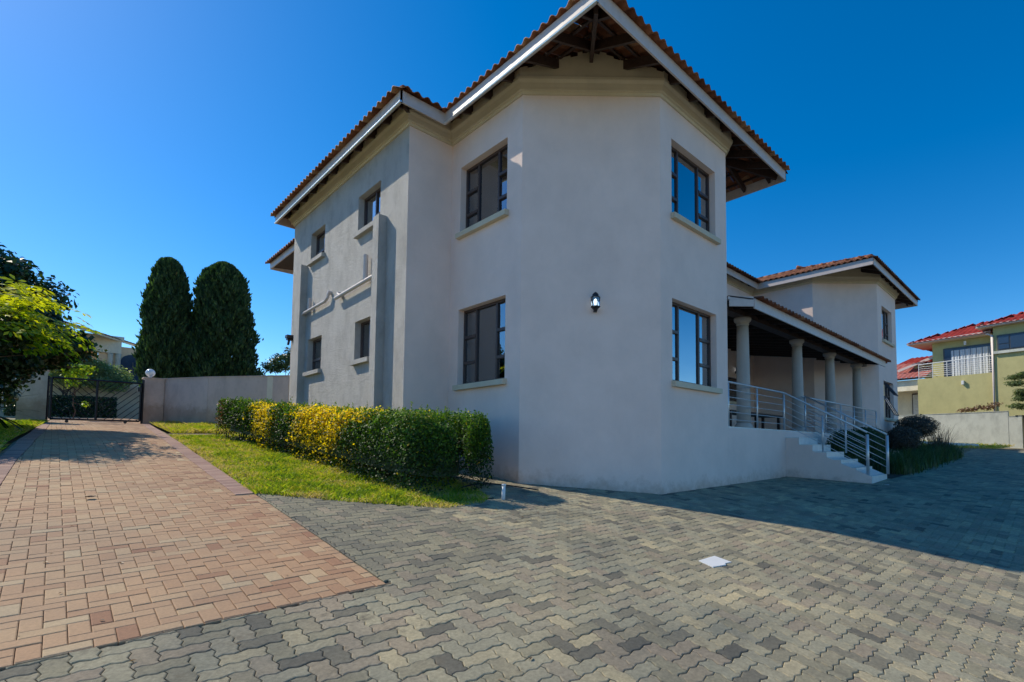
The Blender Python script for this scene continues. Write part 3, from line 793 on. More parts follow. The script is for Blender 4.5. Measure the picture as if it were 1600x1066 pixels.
# stairs: each step a part with pale tiles on tread and riser
X0, X1 = 12.45, 13.72
sp = []
for k in range(1, 8):
    z = 0.42 - 0.17 * k; ya, yb = 4.9 - 0.305 * (k - 1), 4.9 - 0.305 * k
    b = MB(); x1 = X1 + (0.35 if k == 7 else 0)
    b.prism([(X0, yb), (x1, yb), (x1, 4.898 if k < 7 else ya), (X0, 4.898 if k < 7 else ya)], (lambda x, y: T(x, y) - 0.2) if k > 5 else z - 0.175 - (0.0), z - 0.012)
    if k <= 5: pass
    so_ = b.build('step', MT['plaster'], H)
    for q in range(4):
        w4 = (x1 - X0) / 4; xa = X0 + q * w4 + 0.002; xb = xa + w4 - 0.004
        b = MB(); b.box((xa, yb - 0.008, z - 0.012), (xb, ya - 0.009, z + random.uniform(-.001, .001))); 
        if k < 7: b.box((xa, yb - 0.008, z - 0.165), (xb, yb - 0.0001, z - 0.0125))
        b.build('step_tile', MT['step_tile'], so_)
b = MB()   # solid under the flight
b.add([(X0, 4.89, 0.2), (X0, 4.9 - 0.305 * 6, -0.62), (X0, 4.9 - 0.305 * 6, -1.2), (X0, 4.89, -1.2), (X1, 4.89, 0.2), (X1, 4.9 - 0.305 * 6, -0.62), (X1, 4.9 - 0.305 * 6, -1.2), (X1, 4.89, -1.2)],
      [(0, 3, 2, 1), (4, 5, 6, 7), (0, 1, 5, 4), (1, 2, 6, 5), (3, 0, 4, 7)])
b.v = [(x + (0.0015 if x == X0 else -0.0015), y, z) for x, y, z in b.v]
b.build('stair_side', MT['plaster'], H)
# columns
for cx in (10.86, 14.09, 16.74, 19.54):
    c = MB(); c.lathe((cx, 5.2, 0.425), [(0.155, 0.1), (0.150, 0.6), (0.142, 1.4), (0.130, 2.1), (0.126, 2.33)], 28); co = c.build('column', MT['column'], H, True)
    c = MB(); c.lathe((cx, 5.2, 0.425), [(0.20, 0), (0.20, 0.05), (0.185, 0.075), (0.17, 0.10), (0.156, 0.12)], 28); c.build('column_base', MT['column'], co, True)
    c = MB(); c.lathe((cx, 5.2, 2.755), [(0.126, 0), (0.142, 0.015), (0.142, 0.03), (0.13, 0.04), (0.15, 0.07), (0.185, 0.10), (0.19, 0.14), (0.19, 0.17)], 28); c.build('capital', MT['column'], co, True)
b = MB(); b.box((9.8, 5.08, 2.926), (20.35, 5.32, 3.04)); b.build('porch_beam', MT['timber'], H)
PR = [(9.575, 4.875), (9.95, 4.5), (20.35, 4.5), (21.15, 4.9), (19.5, 6.55), (19.5, 8.9), (11.25, 8.9), (11.25, 6.6)]
pz = lambda dz: (lambda x, y: 3.02 + 0.16 * (y - 4.5) + dz)
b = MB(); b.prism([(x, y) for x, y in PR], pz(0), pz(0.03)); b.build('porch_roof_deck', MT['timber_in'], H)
x = 10.2
while x < 20.3:
    y1 = 8.9 if 11.3 < x < 19.4 else (4.9 + abs(x - (9.6 if x < 12 else 21.2)) - 0.1)
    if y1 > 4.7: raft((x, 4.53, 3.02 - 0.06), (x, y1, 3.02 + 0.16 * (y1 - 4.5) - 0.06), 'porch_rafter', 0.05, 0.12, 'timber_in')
    x += 0.62
fascia((9.935, 4.5), (20.35, 4.5), 2.84, 3.045, 'porch_fascia'); fascia((9.93, 4.51), (9.575, 4.865), 2.88, 3.02, 'porch_fascia')
b = MB(); b.box((20.33, 4.45, 2.98), (20.42, 4.6, 3.12)); b.build('verge_cap', MT['tile'], H)
st = MB()
tile_plane(st, (9.97, 4.47), (1, 0), 10.4, (0, 1), 4.4, lambda u, v: inpoly(9.97 + u, 4.6 + v, PR), z0=3.05, pt=0.16, row0=True, parent=H, lift=0.015)
st.build('porch_tile_field', MT['tile'], H, True, kind='stuff')
b = MB(); b.beam((9.98, 4.55, 3.06), (9.60, 4.92, 3.06), 0.10, 0.06); b.build('gutter_end', MT['fascia'], H)
# porch bench/table
t = thing('table', 'long dark low table standing on the porch behind the columns', 'table', (15.2, 7.4, 0.425))
b = MB(); b.box((13.8, 7.0, 1.05), (17.6, 7.75, 1.10)); b.build('tabletop', MT['timber'], t)
for x, y in ((13.95, 7.1), (17.45, 7.1), (13.95, 7.65), (17.45, 7.65), (15.7, 7.1), (15.7, 7.65)):
    b = MB(); b.box((x - .04, y - .04, 0.425), (x + .04, y + .04, 1.05)); b.build('leg', MT['timber'], t)

# railings
def railing(label, pts, posts, loc, hgt=0.92, ret=None):
    t = thing('railing', label, 'railing', loc, 'steel railings of the porch stairs')
    for (x, y, z, r) in posts:
        b = MB(); b.tube([(x, y, z), (x, y, z + hgt - 0.02)], r, 10); b.build('post', MT['steel'], t, True)
    b = MB(); b.tube([(x, y, z + hgt) for x, y, z in pts], 0.021, 10); b.build('handrail', MT['steel'], t, True)
    for k in range(1, 6):
        b = MB(); b.tube([(x, y, z + hgt * (k / 6.0)) for x, y, z in pts], 0.008, 6); b.build('rod', MT['steel'], t, True)
    return t
railing('steel railing from the near bay along the porch and down the near steps side',
        [(9.63, 4.94, 0.42), (12.47, 4.94, 0.42), (12.50, 3.15, -0.57)],
        [(9.63, 4.94, 0.42, .024), (10.98, 4.94, 0.42, .020), (12.47, 4.94, 0.42, .026), (12.5, 4.07, -0.09 - .05, .022), (12.5, 3.15, -0.60, .032)], (9.63, 4.94, 0.42))
railing('steel handrail down the far side of the steps beside the dark bushes',
        [(13.62, 4.85, 0.42), (13.62, 3.02, -0.60)], [(13.62, 4.85, 0.42, .026), (13.62, 3.9, -0.12, .022), (13.62, 3.02, -0.60, .032)], (13.62, 4.85, .42))
railing('steel railing along the porch edge beyond the steps in front of the far columns',
        [(13.70, 4.95, 0.42), (20.85, 4.95, 0.42)], [(15.5, 4.95, 0.42, .022), (16.85, 4.95, .42, .022), (18.2, 4.95, .42, .022), (19.5, 4.95, .42, .022), (20.85, 4.95, .42, .022)], (13.7, 4.95, .42))

# wall lanterns
def lantern(c, nrm, label, s=1.0):
    nx, ny = nrm; cx, cy, cz = c[0] + nx * 0.105 * s, c[1] + ny * 0.105 * s, c[2]
    t = thing('wall_lantern', label, 'lantern', c, 'black wall lanterns')
    def lat(prof, name, m, n_=6, par=None):
        b = MB(); b.lathe((cx, cy, cz), [(r * s, z * s) for r, z in prof], n_); return b.build(name, m, par or t)
    lat([(0.022, -0.165), (0.03, -0.155), (0.045, -0.12), (0.082, -0.09), (0.082, -0.075)], 'lantern_base', MT['black'])
    lat([(0.085, 0.07), (0.085, 0.082), (0.058, 0.09), (0.052, 0.13), (0.03, 0.155), (0.008, 0.17)], 'lantern_cap', MT['black'], 10)
    lat([(0.068, -0.075), (0.074, 0.07)], 'lantern_glass', MT['lantern_glass'])
    lat([(0.012, -0.075), (0.03, -0.03), (0.034, 0.0), (0.028, 0.04), (0.01, 0.055)], 'bulb', MT['bulb'], 10)
    b = MB()
    for k in range(6):
        a = 2 * math.pi * k / 6; b.tube([(cx + 0.071 * s * math.cos(a), cy + 0.071 * s * math.sin(a), cz - 0.075 * s), (cx + 0.077 * s * math.cos(a), cy + 0.077 * s * math.sin(a), cz + 0.075 * s)], 0.005 * s, 4)
    b.tube([(c[0], c[1], cz - 0.10 * s), (cx, cy, cz - 0.12 * s)], 0.012 * s, 6); b.lathe((c[0] + nx * 0.006, c[1] + ny * .006, cz - 0.1 * s), [(0.03 * s, -0.05 * s), (0.03 * s, 0.05 * s)], 8)
    b.build('lantern_bracket', MT['black'], t)
lantern((6.385, 5.69, 2.43), (-0.7071, -0.7071), 'black glass lantern lit on the blank angled wall of the near bay')
lantern((17.95, 8.9, 2.93), (0, -1), 'small black lantern lit on the wall inside the porch')
# camera on the corner
t = thing('security_light', 'small black security fitting at the far corner of the side wall', 'security light', (4.54, 15.15, 2.8))
b = MB(); b.box((4.40, 15.1, 2.86), (4.538, 15.25, 2.9)); b.tube([(4.45, 15.15, 2.86), (4.42, 15.12, 2.72)], 0.03); b.box((4.36, 15.02, 2.90), (4.52, 15.2, 2.98)); b.build('lamp_body', MT['black'], t)
tb = MB(); tb.lathe((4.74, 10.40, 4.66), [(0.07, 0), (0.085, 0.05), (0.085, 0.13), (0.05, 0.19), (0.02, 0.2)], 12); tb.build('bottle', MT['turq'], None, True)
tag(bpy.data.objects['bottle'], 'turquoise plastic tub standing inside the upper side window', 'tub')

# ---------------------------------------------------------------- small things on the ground
b = MB(); zz = T(4.45, 5.67); b.tube([(4.45, 5.67, zz - .05), (4.46, 5.67, zz + 0.20)], 0.026, 10); b.tube([(4.46, 5.67, zz + 0.19), (4.46, 5.67, zz + 0.215)], 0.032, 10)
tag(b.build('standpipe', MT['white'], None, True), 'short white plastic pipe standing upright in front of the hedge end', 'pipe')
b = MB(); hp = []
for i in range(18):
    s = i / 17; x = 4.35 + 1.0 * s; y = 6.55 - 0.50 * s + 0.12 * math.sin(s * 5); hp.append((x, y, T(x, y) + 0.015 + 0.05 * math.sin(s * 3.1)))
b.tube(hp, 0.011, 6); tag(b.build('hose', MT['black'], None, True), 'thin black hose lying between the hedge end and the bay wall', 'hose')
b = MB(); q = [(4.47, 2.62), (4.42, 2.44), (4.60, 2.40), (4.63, 2.43), (4.73, 2.41), (4.76, 2.61)]
b.prism(q, lambda x, y: T(x, y) - 0.01, lambda x, y: T(x, y) + 0.0075)
tag(b.build('cover_plate', MT['white'], None), 'white rectangular cover plate with a chipped corner set in the grey paving', 'cover plate')
b = MB()
for i in range(5):
    a = i * 1.25; c = Vector((0.33, 7.52, T(0.33, 7.52) + 0.02)); d = Vector((math.cos(a), math.sin(a), 0.3)) * 0.05; s_ = Vector((-math.sin(a), math.cos(a), 0.2)) * 0.03
    b.add([c, c + d * 0.5 + s_, c + d, c + d * 0.5 - s_], [(0, 1, 2, 3)])
tag(b.build('dry_leaf', MT['bark'], None), 'curled brown dead leaf lying on the red brick driveway', 'leaf')

lm = MB(); random.seed(5)
for i in range(420):
    if i % 2: x, y = random.uniform(1.9, 5.0), random.gauss(5.2, .5)
    else: x, y = random.uniform(-.5, 6.5), random.uniform(1.2, 12)
    if y > 5.4 and x > 1.8: continue
    a = random.uniform(0, 6.28); L = random.uniform(.006, .022); z = T(x, y) + .004
    c, s_ = math.cos(a) * L, math.sin(a) * L
    lm.add([(x - c, y - s_, z), (x + s_ * .4, y - c * .4, z + L * .4), (x + c, y + s_, z + .003), (x - s_ * .4, y + c * .4, z + L * .3)], [(0, 1, 2, 3)])
lm.build('leaf_litter', MT['dry_vine'], None, kind='stuff', label='tiny dry leaf crumbs scattered over the paving', category='litter')
# ---------------------------------------------------------------- lawns
LAWN = [(1.80, 7.2), (2.69, 6.26), (3.48, 5.55), (4.1, 5.62), (4.38, 5.9), (4.6, 6.6), (4.53, 8.8), (4.53, 14.6), (1.90, 14.6), (1.80, 13)]
poly_sheet('lawn', LAWN, -0.004, MT['turf'], 0.6)
poly_sheet('far_lawn', [(2.12, 15.9), (5.3, 15.9), (5.6, 18.5), (3.8, 21.0), (2.75, 22.9), (2.45, 22.9)], -0.004, MT['turf'], 0.8)
poly_sheet('side_lawn', [(-0.52, 7), (-0.52, 12), (-0.1, 22.9), (-6, 22.9), (-6, 7)], -0.004, MT['turf'], 1.0)
poly_sheet('garden_path', [(1.92, 14.6), (5.3, 14.6), (5.3, 15.6), (2.0, 15.6)], 0.002, MT['bed_tan'], 0.8)
def blades(name, poly, dens, h, tlo, thi, excl=None, label=None):
    x0, x1 = min(p[0] for p in poly), max(p[0] for p in poly); y0, y1 = min(p[1] for p in poly), max(p[1] for p in poly)
    n_ = int((x1 - x0) * (y1 - y0) * dens)
    X = RNG.uniform(x0, x1, n_); Y = RNG.uniform(y0, y1, n_)
    keep = np.array([inpoly(a, b, poly) and (excl is None or not excl(a, b)) for a, b in zip(X, Y)])
    X, Y = X[keep], Y[keep]; n_ = len(X)
    Z = np.array([T(a, b) for a, b in zip(X, Y)])
    pat = 0.5 + 0.35 * np.sin(X * 2.3 + np.sin(Y * 1.7) * 2) * np.cos(Y * 1.9 + X)
    ed = np.full(n_, 9.0)
    for i in range(len(poly)):
        p, q = np.array(poly[i]), np.array(poly[(i + 1) % len(poly)]); e = q - p; u = np.clip(((X - p[0]) * e[0] + (Y - p[1]) * e[1]) / (e @ e), 0, 1)
        ed = np.minimum(ed, np.hypot(X - p[0] - u * e[0], Y - p[1] - u * e[1]))
    thin = 0.55 + 0.45 * np.sin(X * 3.7 + 1.1 * np.sin(Y * 5.3) + 1) * np.sin(Y * 3.1 + np.sin(X * 6))
    hh = h * (0.55 + 0.9 * thin) * RNG.uniform(0.4, 1.3, n_) * (0.55 + 0.75 * pat); an = RNG.uniform(0, 6.28, n_); le = RNG.normal(0, 0.6, (n_, 2)) * hh[:, None]
    w = 0.0035 + 0.004 * RNG.random(n_)
    C = np.stack([X, Y, Z - 0.004], 1); D = np.stack([np.cos(an) * w, np.sin(an) * w, np.zeros(n_)], 1)
    Tp = C + np.stack([le[:, 0], le[:, 1], hh], 1); Md = C + np.stack([le[:, 0] * .35, le[:, 1] * .35, hh * .6], 1)
    V = np.stack([C - D, C + D, Md + D * .8, Tp], 1).reshape(-1, 3)
    pz = 0.5 + 0.5 * np.sin(X * 5.1 + 2 * np.sin(Y * 3.3)) * np.sin(Y * 4.3 + 1.5 * np.sin(X * 2.9))
    t = np.clip(tlo + (thi - tlo) * RNG.random(n_) * (1.15 - 0.5 * pat) + 0.65 * (pz - 0.45) + 0.55 * np.exp(-(ed / 0.16) ** 2) * RNG.random(n_), 0, 1)
    return bulk(name, V, np.arange(4 * n_).reshape(n_, 4), t, MT['grass'], None, kind='stuff', label=label or name, category='grass')
blades('grass', LAWN, 3800, 0.050, 0.15, 1.1, excl=lambda x, y: x > 3.9 and y > 8, label='bright green lawn strip between the hedge and the brick driveway')
blades('grass', [(2.12, 15.9), (5.3, 15.9), (5.6, 18.5), (3.8, 21.0), (2.75, 22.9), (2.45, 22.9)], 1500, 0.10, 0.3, 1.1, label='rough grass below the grey boundary wall')
blades('grass', [(-0.52, 9), (-0.52, 12), (-0.1, 22.8), (-2.2, 22.8), (-2.2, 9)], 1500, 0.07, 0.0, 0.8, label='shaded grass under the tree left of the driveway')

# ---------------------------------------------------------------- hedge
hd = thing('hedge', 'clipped dense green hedge with golden yellow sections beside the side wall', 'hedge', (3.6, 10, T(3.6, 10)))
HC = [(4.12, 6.85, 0.80, 1.13), (3.87, 8.3, 0.68, 1.03), (3.62, 9.8, 0.62, 0.97), (3.38, 11.2, 0.56, 0.90), (3.12, 12.6, 0.50, 0.88), (2.95, 13.4, 0.42, 0.86)]
def hc(y):
    for a, b in zip(HC[:-1], HC[1:]):
        if y <= b[1]:
            t = max(0, (y - a[1]) / (b[1] - a[1])); return [a[i] + (b[i] - a[i]) * t for i in (0, 2, 3)]
    return [HC[-1][i] for i in (0, 2, 3)]
def hedge_pts(n_):
    Y = 6.22 + (13.7 - 6.22) * RNG.random(n_) ** 1.35
    th = RNG.uniform(-0.15, math.pi + 0.15, n_); rr = RNG.uniform(0.0, 1, n_) ** 0.28
    C = np.zeros((n_, 3)); N_ = np.zeros((n_, 3))
    pw = 0.28
    for i in range(n_):
        y = Y[i]; cx, hw, hh = hc(y)
        e = min(1, max(0, (y - 6.2) / 0.5)); e2 = min(1, max(0, (13.75 - y) / 0.4)); e = math.sqrt(max(0.02, 1 - (1 - e) ** 2.6)) * math.sqrt(max(0.02, 1 - (1 - e2) ** 2))
        c, s = math.cos(th[i]), math.sin(th[i])
        sx = math.copysign(abs(c) ** pw, c); sz = math.copysign(abs(s) ** 0.36, s)
        lump = 1 + 0.018 * math.sin(y * 5 + 3 * c) + 0.02 * math.sin(y * 11 + 5 * s) + 0.015 * math.sin(y * 23 + 9 * c)
        x = cx + sx * hw * rr[i] * e * lump
        z = T(x, y) + 0.02 + (0.5 + 0.5 * sz * (0.55 + 0.45 * e)) * hh * lump if sz > 0 and False else T(x, y) + max(0.0, sz) * hh * (0.78 + 0.22 * e) * lump * (0.3 + 0.7 * rr[i])
        if sz <= 0.35: z = T(x, y) + random.uniform(0.02, 0.7) * hh
        C[i] = (x, y, z); N_[i] = (c * 0.9, (-0.8 if y < 7 else 0), max(0, s))
    return C, N_
C, Nn = hedge_pts(95000)
C += RNG.normal(0, 0.012, C.shape)
pn = np.sin(C[:, 1] * 7 + C[:, 2] * 9) + RNG.normal(0, 0.9, len(C))
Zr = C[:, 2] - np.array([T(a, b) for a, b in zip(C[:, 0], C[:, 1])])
yel = ((C[:, 1] > 8.35 + 0.25 * pn - 0.5 * np.clip(Zr - .7, 0, 1)) & (C[:, 1] < 10.0 + 0.15 * pn)) | ((C[:, 1] > 10.9 + 0.12 * pn) & (C[:, 1] < 11.7 + 0.12 * pn)) | ((Zr > 0.86) & (C[:, 1] > 7.7) & (C[:, 1] < 8.5) & (RNG.random(len(C)) < 0.6)) | (RNG.random(len(C)) < 0.012)
yel &= RNG.random(len(C)) < 0.76
red = (C[:, 1] > 13.0) & (RNG.random(len(C)) < 0.35)
grn = ~yel & ~red
for nm, msk, mm in (('green_foliage', grn, 'hedge_g'), ('yellow_foliage', yel & ~red, 'hedge_y'), ('reddish_foliage', red, 'hedge_r')):
    k = msk.sum(); s_ = RNG.uniform(0.7, 1.3, k)
    V, F, t_ = leaves(C[msk], Nn[msk] * 0.7 + RNG.normal(size=(k, 3)) * 0.6 + [0, 0, .25], 0.040 * s_, 0.026 * s_, np.clip(RNG.beta(2, 2, k) * 0.75 + 0.55 * (Zr[msk] - 0.62), 0, 1))  # tone rises with height: paler growth tips, plus lit top and shaded base painted in
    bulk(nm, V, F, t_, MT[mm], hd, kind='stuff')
# sprigs poking out of the top and stems inside
b = MB(); CS, NS = [], []
for i in range(150):
    y = random.uniform(6.5, 13.5); cx, hw, hh = hc(y); x = cx + random.uniform(-.85, .85) * hw; z = T(x, y) + hh * random.uniform(0.9, 0.97); h_ = random.uniform(0.05, 0.14) * (1.8 if random.random() < .08 else 1)
    b.tube([(x, y, z), (x + random.gauss(0, .01), y, z + h_)], 0.002, 3)
    for k in range(9): CS.append((x + random.gauss(0, .012), y + random.gauss(0, .012), z + h_ * (0.3 + k / 12))); NS.append((random.gauss(0, 1), random.gauss(0, 1), 0.4))
for i in range(120):
    y = random.uniform(6.7, 13.4); cx, hw, hh = hc(y); x = cx + random.uniform(-.6, .6) * hw; z = T(x, y)
    b.tube([(x, y, z - .02), (x + random.gauss(0, .05), y + random.gauss(0, .05), z + 0.35), (x + random.gauss(0, .12), y + random.gauss(0, .12), z + hh * .8)], [0.012, 0.009, 0.004], 5)
b.build('stems', MT['bark'], hd, kind='stuff')
V, F, t_ = leaves(np.array(CS), np.array(NS), 0.036, 0.02, RNG.uniform(.5, 1, len(CS))); bulk('sprig_foliage', V, F, t_, MT['hedge_g'], hd, kind='stuff')
b = MB(); N_ = 40       # added solid dark core, keeps the hedge from showing through
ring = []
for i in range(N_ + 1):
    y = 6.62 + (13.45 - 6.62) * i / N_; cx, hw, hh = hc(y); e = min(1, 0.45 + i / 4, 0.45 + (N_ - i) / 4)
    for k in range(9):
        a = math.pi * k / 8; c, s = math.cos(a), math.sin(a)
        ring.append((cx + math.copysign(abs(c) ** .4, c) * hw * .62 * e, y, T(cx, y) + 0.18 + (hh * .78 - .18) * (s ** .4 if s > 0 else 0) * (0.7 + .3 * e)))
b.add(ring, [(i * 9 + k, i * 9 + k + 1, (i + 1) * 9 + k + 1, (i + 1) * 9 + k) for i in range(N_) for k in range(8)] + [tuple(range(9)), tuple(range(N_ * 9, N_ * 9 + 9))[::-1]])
b.build('dark_core', MT['leaf_dark'], hd, kind='stuff')

# ---------------------------------------------------------------- trees
def trunk(b, p, q, r0, r1, n_=6, wob=0.06):
    p, q = Vector(p), Vector(q); pts = []; rs = []
    for i in range(n_ + 1):
        s = i / n_; c = p.lerp(q, s) + Vector((random.gauss(0, wob), random.gauss(0, wob), 0)) * (1 if 0 < i < n_ else 0); pts.append(c); rs.append(r0 + (r1 - r0) * s)
    b.tube(pts, rs, 8)
    return q
def tree(label, base, crown, m, leaf, n, tr=0.12, cat='tree', name='tree', up=0.3, shell=0.35, t1=1.0, limbs=9):
    t = thing(name, label, cat, base)
    b = MB(); top = Vector(crown[0][0]); bs = Vector(base)
    trunk(b, bs - Vector((0, 0, .1)), bs.lerp(top, .7), tr, tr * .5)
    for c, r in crown[:limbs]:
        trunk(b, bs.lerp(top, random.uniform(.35, .65)), Vector(c) + Vector((0, 0, -r[2] * .2)), tr * .45, tr * .1, 4, .05)
    b.build('trunk', MT['bark'], t, True)
    tot = sum(r[0] * r[1] + r[0] * r[2] for c, r in crown)
    parts = [clump(c, r, int(n * (r[0] * r[1] + r[0] * r[2]) / tot), leaf[0], leaf[1], shell, up, 0, t1) for c, r in crown]
    V, F, t_ = cat3(parts); bulk('crown', V, F, t_, MT[m], t, kind='stuff')
    return t
# dark broad tree left of the gate
cr = []
random.seed(21)
for i in range(125):
    zc = random.uniform(-.5, 1.0); a = i * 2.39996; k = random.uniform(.62, 1.0) if i % 3 else .45; h_ = math.sqrt(max(0, 1 - zc * zc))
    xx = -1.35 + 1.8 * k * h_ * math.cos(a); zz = max(2.35 + 2.05 * k * (zc * 1.25 - .25), 1.0 + 1.35 * min(1, max(0, (xx + 1.3) / .8)))
    cr.append(((xx, 17.7 + 1.9 * k * h_ * math.sin(a), zz), (random.uniform(.42, .7),) * 2 + (random.uniform(.34, .52),)))
tree('tall dark broad leaved tree overhanging the gate pillar', (-1.5, 17.7, T(-1.5, 17.7)), cr, 'leaf_dark', (0.13, 0.075), 75000, 0.2, limbs=10)
# front tree with pinnate sunlit leaves
t = thing('tree', 'bright leaved young tree with compound sunlit leaves before the dark tree', 'tree', (-1.1, 13.9, T(-1.1, 13.9)))
b = MB(); base = Vector((-1.1, 13.9, T(-1.1, 13.9))); 
parts = []; LP, LN, LL = [], [], []
for i in range(330):
    a = random.uniform(0, 6.28); el = random.uniform(-0.45, 1.35); r_ = random.uniform(.55, 1.0) * (1 + .22 * math.sin(3 * a + 5 * el + 1))
    tip = Vector((-0.85 + 1.32 * r_ * math.cos(a) * math.cos(el), 14.0 + 1.1 * r_ * math.sin(a) * math.cos(el), 2.12 + r_ * math.sin(el) * .85))
    if i % 12 == 0: trunk(b, base + Vector((0, 0, .6 * random.random() + 1.1)), base.lerp(tip, .9), .014, .004, 4, .04)
    ax = (tip - Vector((-0.92, 14.0, 1.6))).normalized() * .7 + Vector((random.gauss(0, .3), random.gauss(0, .3), .5)); ax.normalize()
    e1 = ax.cross(Vector((0.3, 0.2, 1))).normalized(); e2 = ax.cross(e1)
    for k in range(7):
        q = 2 * math.pi * k / 7 + random.uniform(-.2, .2); d = (e1 * math.cos(q) + e2 * math.sin(q)) * .85 + ax * .15 - Vector((0, 0, .35)); d.normalize()
        Lf = random.uniform(.13, .20); w = d.cross(ax).normalized() * Lf * .20; p0 = tip + d * .03; nn = ax * Lf * .05
        LP += [p0, p0 + d * Lf * .55 + w + nn, p0 + d * Lf, p0 + d * Lf * .55 - w + nn]
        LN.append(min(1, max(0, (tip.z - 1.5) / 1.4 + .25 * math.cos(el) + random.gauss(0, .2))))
trunk(b, base - Vector((0, 0, .1)), base + Vector((.1, .1, 1.9)), .07, .03); b.build('trunk', MT['bark'], t, True)
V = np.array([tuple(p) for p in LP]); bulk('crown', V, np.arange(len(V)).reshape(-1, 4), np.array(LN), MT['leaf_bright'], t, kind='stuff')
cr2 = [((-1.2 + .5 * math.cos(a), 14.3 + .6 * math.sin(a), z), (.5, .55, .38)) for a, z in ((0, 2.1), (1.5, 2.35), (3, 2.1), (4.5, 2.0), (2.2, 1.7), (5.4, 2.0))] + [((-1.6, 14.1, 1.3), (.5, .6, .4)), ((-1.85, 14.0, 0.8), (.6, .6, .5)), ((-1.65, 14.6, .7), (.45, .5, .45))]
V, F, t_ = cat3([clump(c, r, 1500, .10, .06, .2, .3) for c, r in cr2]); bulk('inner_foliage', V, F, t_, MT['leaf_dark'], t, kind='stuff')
# strappy cycad below
t = thing('cycad', 'spiky dark cycad with arching fronds at the foot of the left tree', 'plant', (-0.95, 15.8, T(-0.95, 15.8)))
b = MB(); b.tube([(-0.95, 15.8, T(-.95, 15.8) - .05), (-.95, 15.8, T(-.95, 15.8) + .35)], [.13, .1], 8); b.build('trunk', MT['bark'], t, True)
LP, LN = [], []; Vs = []; 
for i in range(26):
    a = i * 2.399; el = random.uniform(.0, 1.1); L = random.uniform(.6, .95); o = Vector((-.95, 15.8, T(-.95, 15.8) + .35)); d = Vector((math.cos(a), math.sin(a), 0))
    pr = o; w = .055
    for k in range(6):
        s = (k + 1) / 6; q = o + d * L * s * math.cos(el * (1 - s * .4)) + Vector((0, 0, L * s * math.sin(el) - .35 * s * s)); sd = d.cross(Vector((0, 0, 1))) * w * (1 - s * .7); sp_ = d.cross(Vector((0, 0, 1))) * w * (1 - (s - 1 / 6) * .7)
        Vs += [pr - sp_, pr + sp_, q + sd, q - sd]; pr = q
Vs = np.array([tuple(v) for v in Vs]); bulk('frond', Vs, np.arange(len(Vs)).reshape(-1, 4), RNG.random(len(Vs) // 4), MT['leaf_dark'], t, kind='stuff')
# two conifers behind the boundary wall
def conifer(label, x, y, zt, prof, n):
    z0 = T(x, y); t = thing('cypress_tree', label, 'tree', (x, y, z0), 'cypress trees behind the boundary wall')
    b = MB(); trunk(b, (x, y, z0 - .1), (x, y, zt - 1), .16, .03)
    for k in range(5): trunk(b, (x + random.gauss(0, .1), y, z0), (x + random.gauss(0, .5), y + random.gauss(0, .3), z0 + 3), .05, .02)
    b.build('trunk', MT['bark'], t, True)
    s = RNG.random(n) ** .85; th = RNG.uniform(0, 6.28, n); rad = np.interp(s, [p[0] for p in prof], [p[1] for p in prof])
    zz_ = z0 + 1.35 + (zt - z0 - 1.35) * s
    ph = RNG.uniform(0, 6, 4)
    lump = 1 + .12 * np.sin(th * 4 + s * 15 + ph[0]) + .11 * np.sin(th * 8 - s * 27 + ph[1]) + .08 * np.sin(th * 17 + s * 53 + ph[2]) + .05 * np.sin(th * 29 - s * 90 + ph[3])
    rr = rad * lump * RNG.uniform(.35, 1, n) ** .35 * np.where(RNG.random(n) < .07, RNG.uniform(1.0, 1.16, n), 1)
    C = np.stack([x + rr * np.cos(th), y + rr * np.sin(th), zz_], 1)
    A = np.stack([np.cos(th) * .45 + RNG.normal(0, .25, n), np.sin(th) * .45 + RNG.normal(0, .25, n), np.ones(n)], 1); A /= np.linalg.norm(A, axis=1, keepdims=True)
    B = np.cross(A, RNG.normal(size=(n, 3))); B /= np.linalg.norm(B, axis=1, keepdims=True)
    L = RNG.uniform(.12, .24, n)[:, None]; V = np.stack([C - A * L * .5, C + B * L * .22, C + A * L * .6, C - B * L * .22], 1).reshape(-1, 3)
    bulk('crown', V, np.arange(4 * n).reshape(n, 4), RNG.beta(2, 3, n), MT['cypress'], t, kind='stuff')
conifer('narrower dark cypress nearer the gate behind the boundary wall', 3.50, 29.2, 8.45, [(0, .72), (.08, .85), (.35, .84), (.6, .76), (.85, .60), (.95, .42), (.985, .24), (1, .03)], 46000)
conifer('broader dark cypress nearer the house behind the boundary wall', 5.55, 29.0, 8.75, [(0, 1.5), (.12, 1.55), (.35, 1.28), (.6, 1.08), (.82, .88), (.93, .62), (.98, .32), (1, .05)], 64000)
tree('small wispy tree behind the wall beside the house corner', (8.2, 28.5, T(8.2, 28.5)), [((8.2, 28.5, 4.2), (.7, .6, .45)), ((7.7, 28.5, 3.9), (.5, .5, .3)), ((8.7, 28.6, 4.6), (.6, .5, .5))], 'shrub', (.12, .06), 3500, .07)
b_ = [clump((6.2 + i * .3, 19.8 - i * .25, 2.35), (.35, .3, .22), 700, .06, .04, .2, .3) for i in range(6)]
b_ = [((7.0 + i * .45, 25.5, 2.75 + .05 * (i % 2)), (.4, .35, .3)) for i in range(6)]
tree('low yellow green bush showing over the boundary wall', (8.2, 25.5, T(8.2, 25.5)), b_, 'oleander', (.08, .04), 5000, .05, 'bush', 'bush')

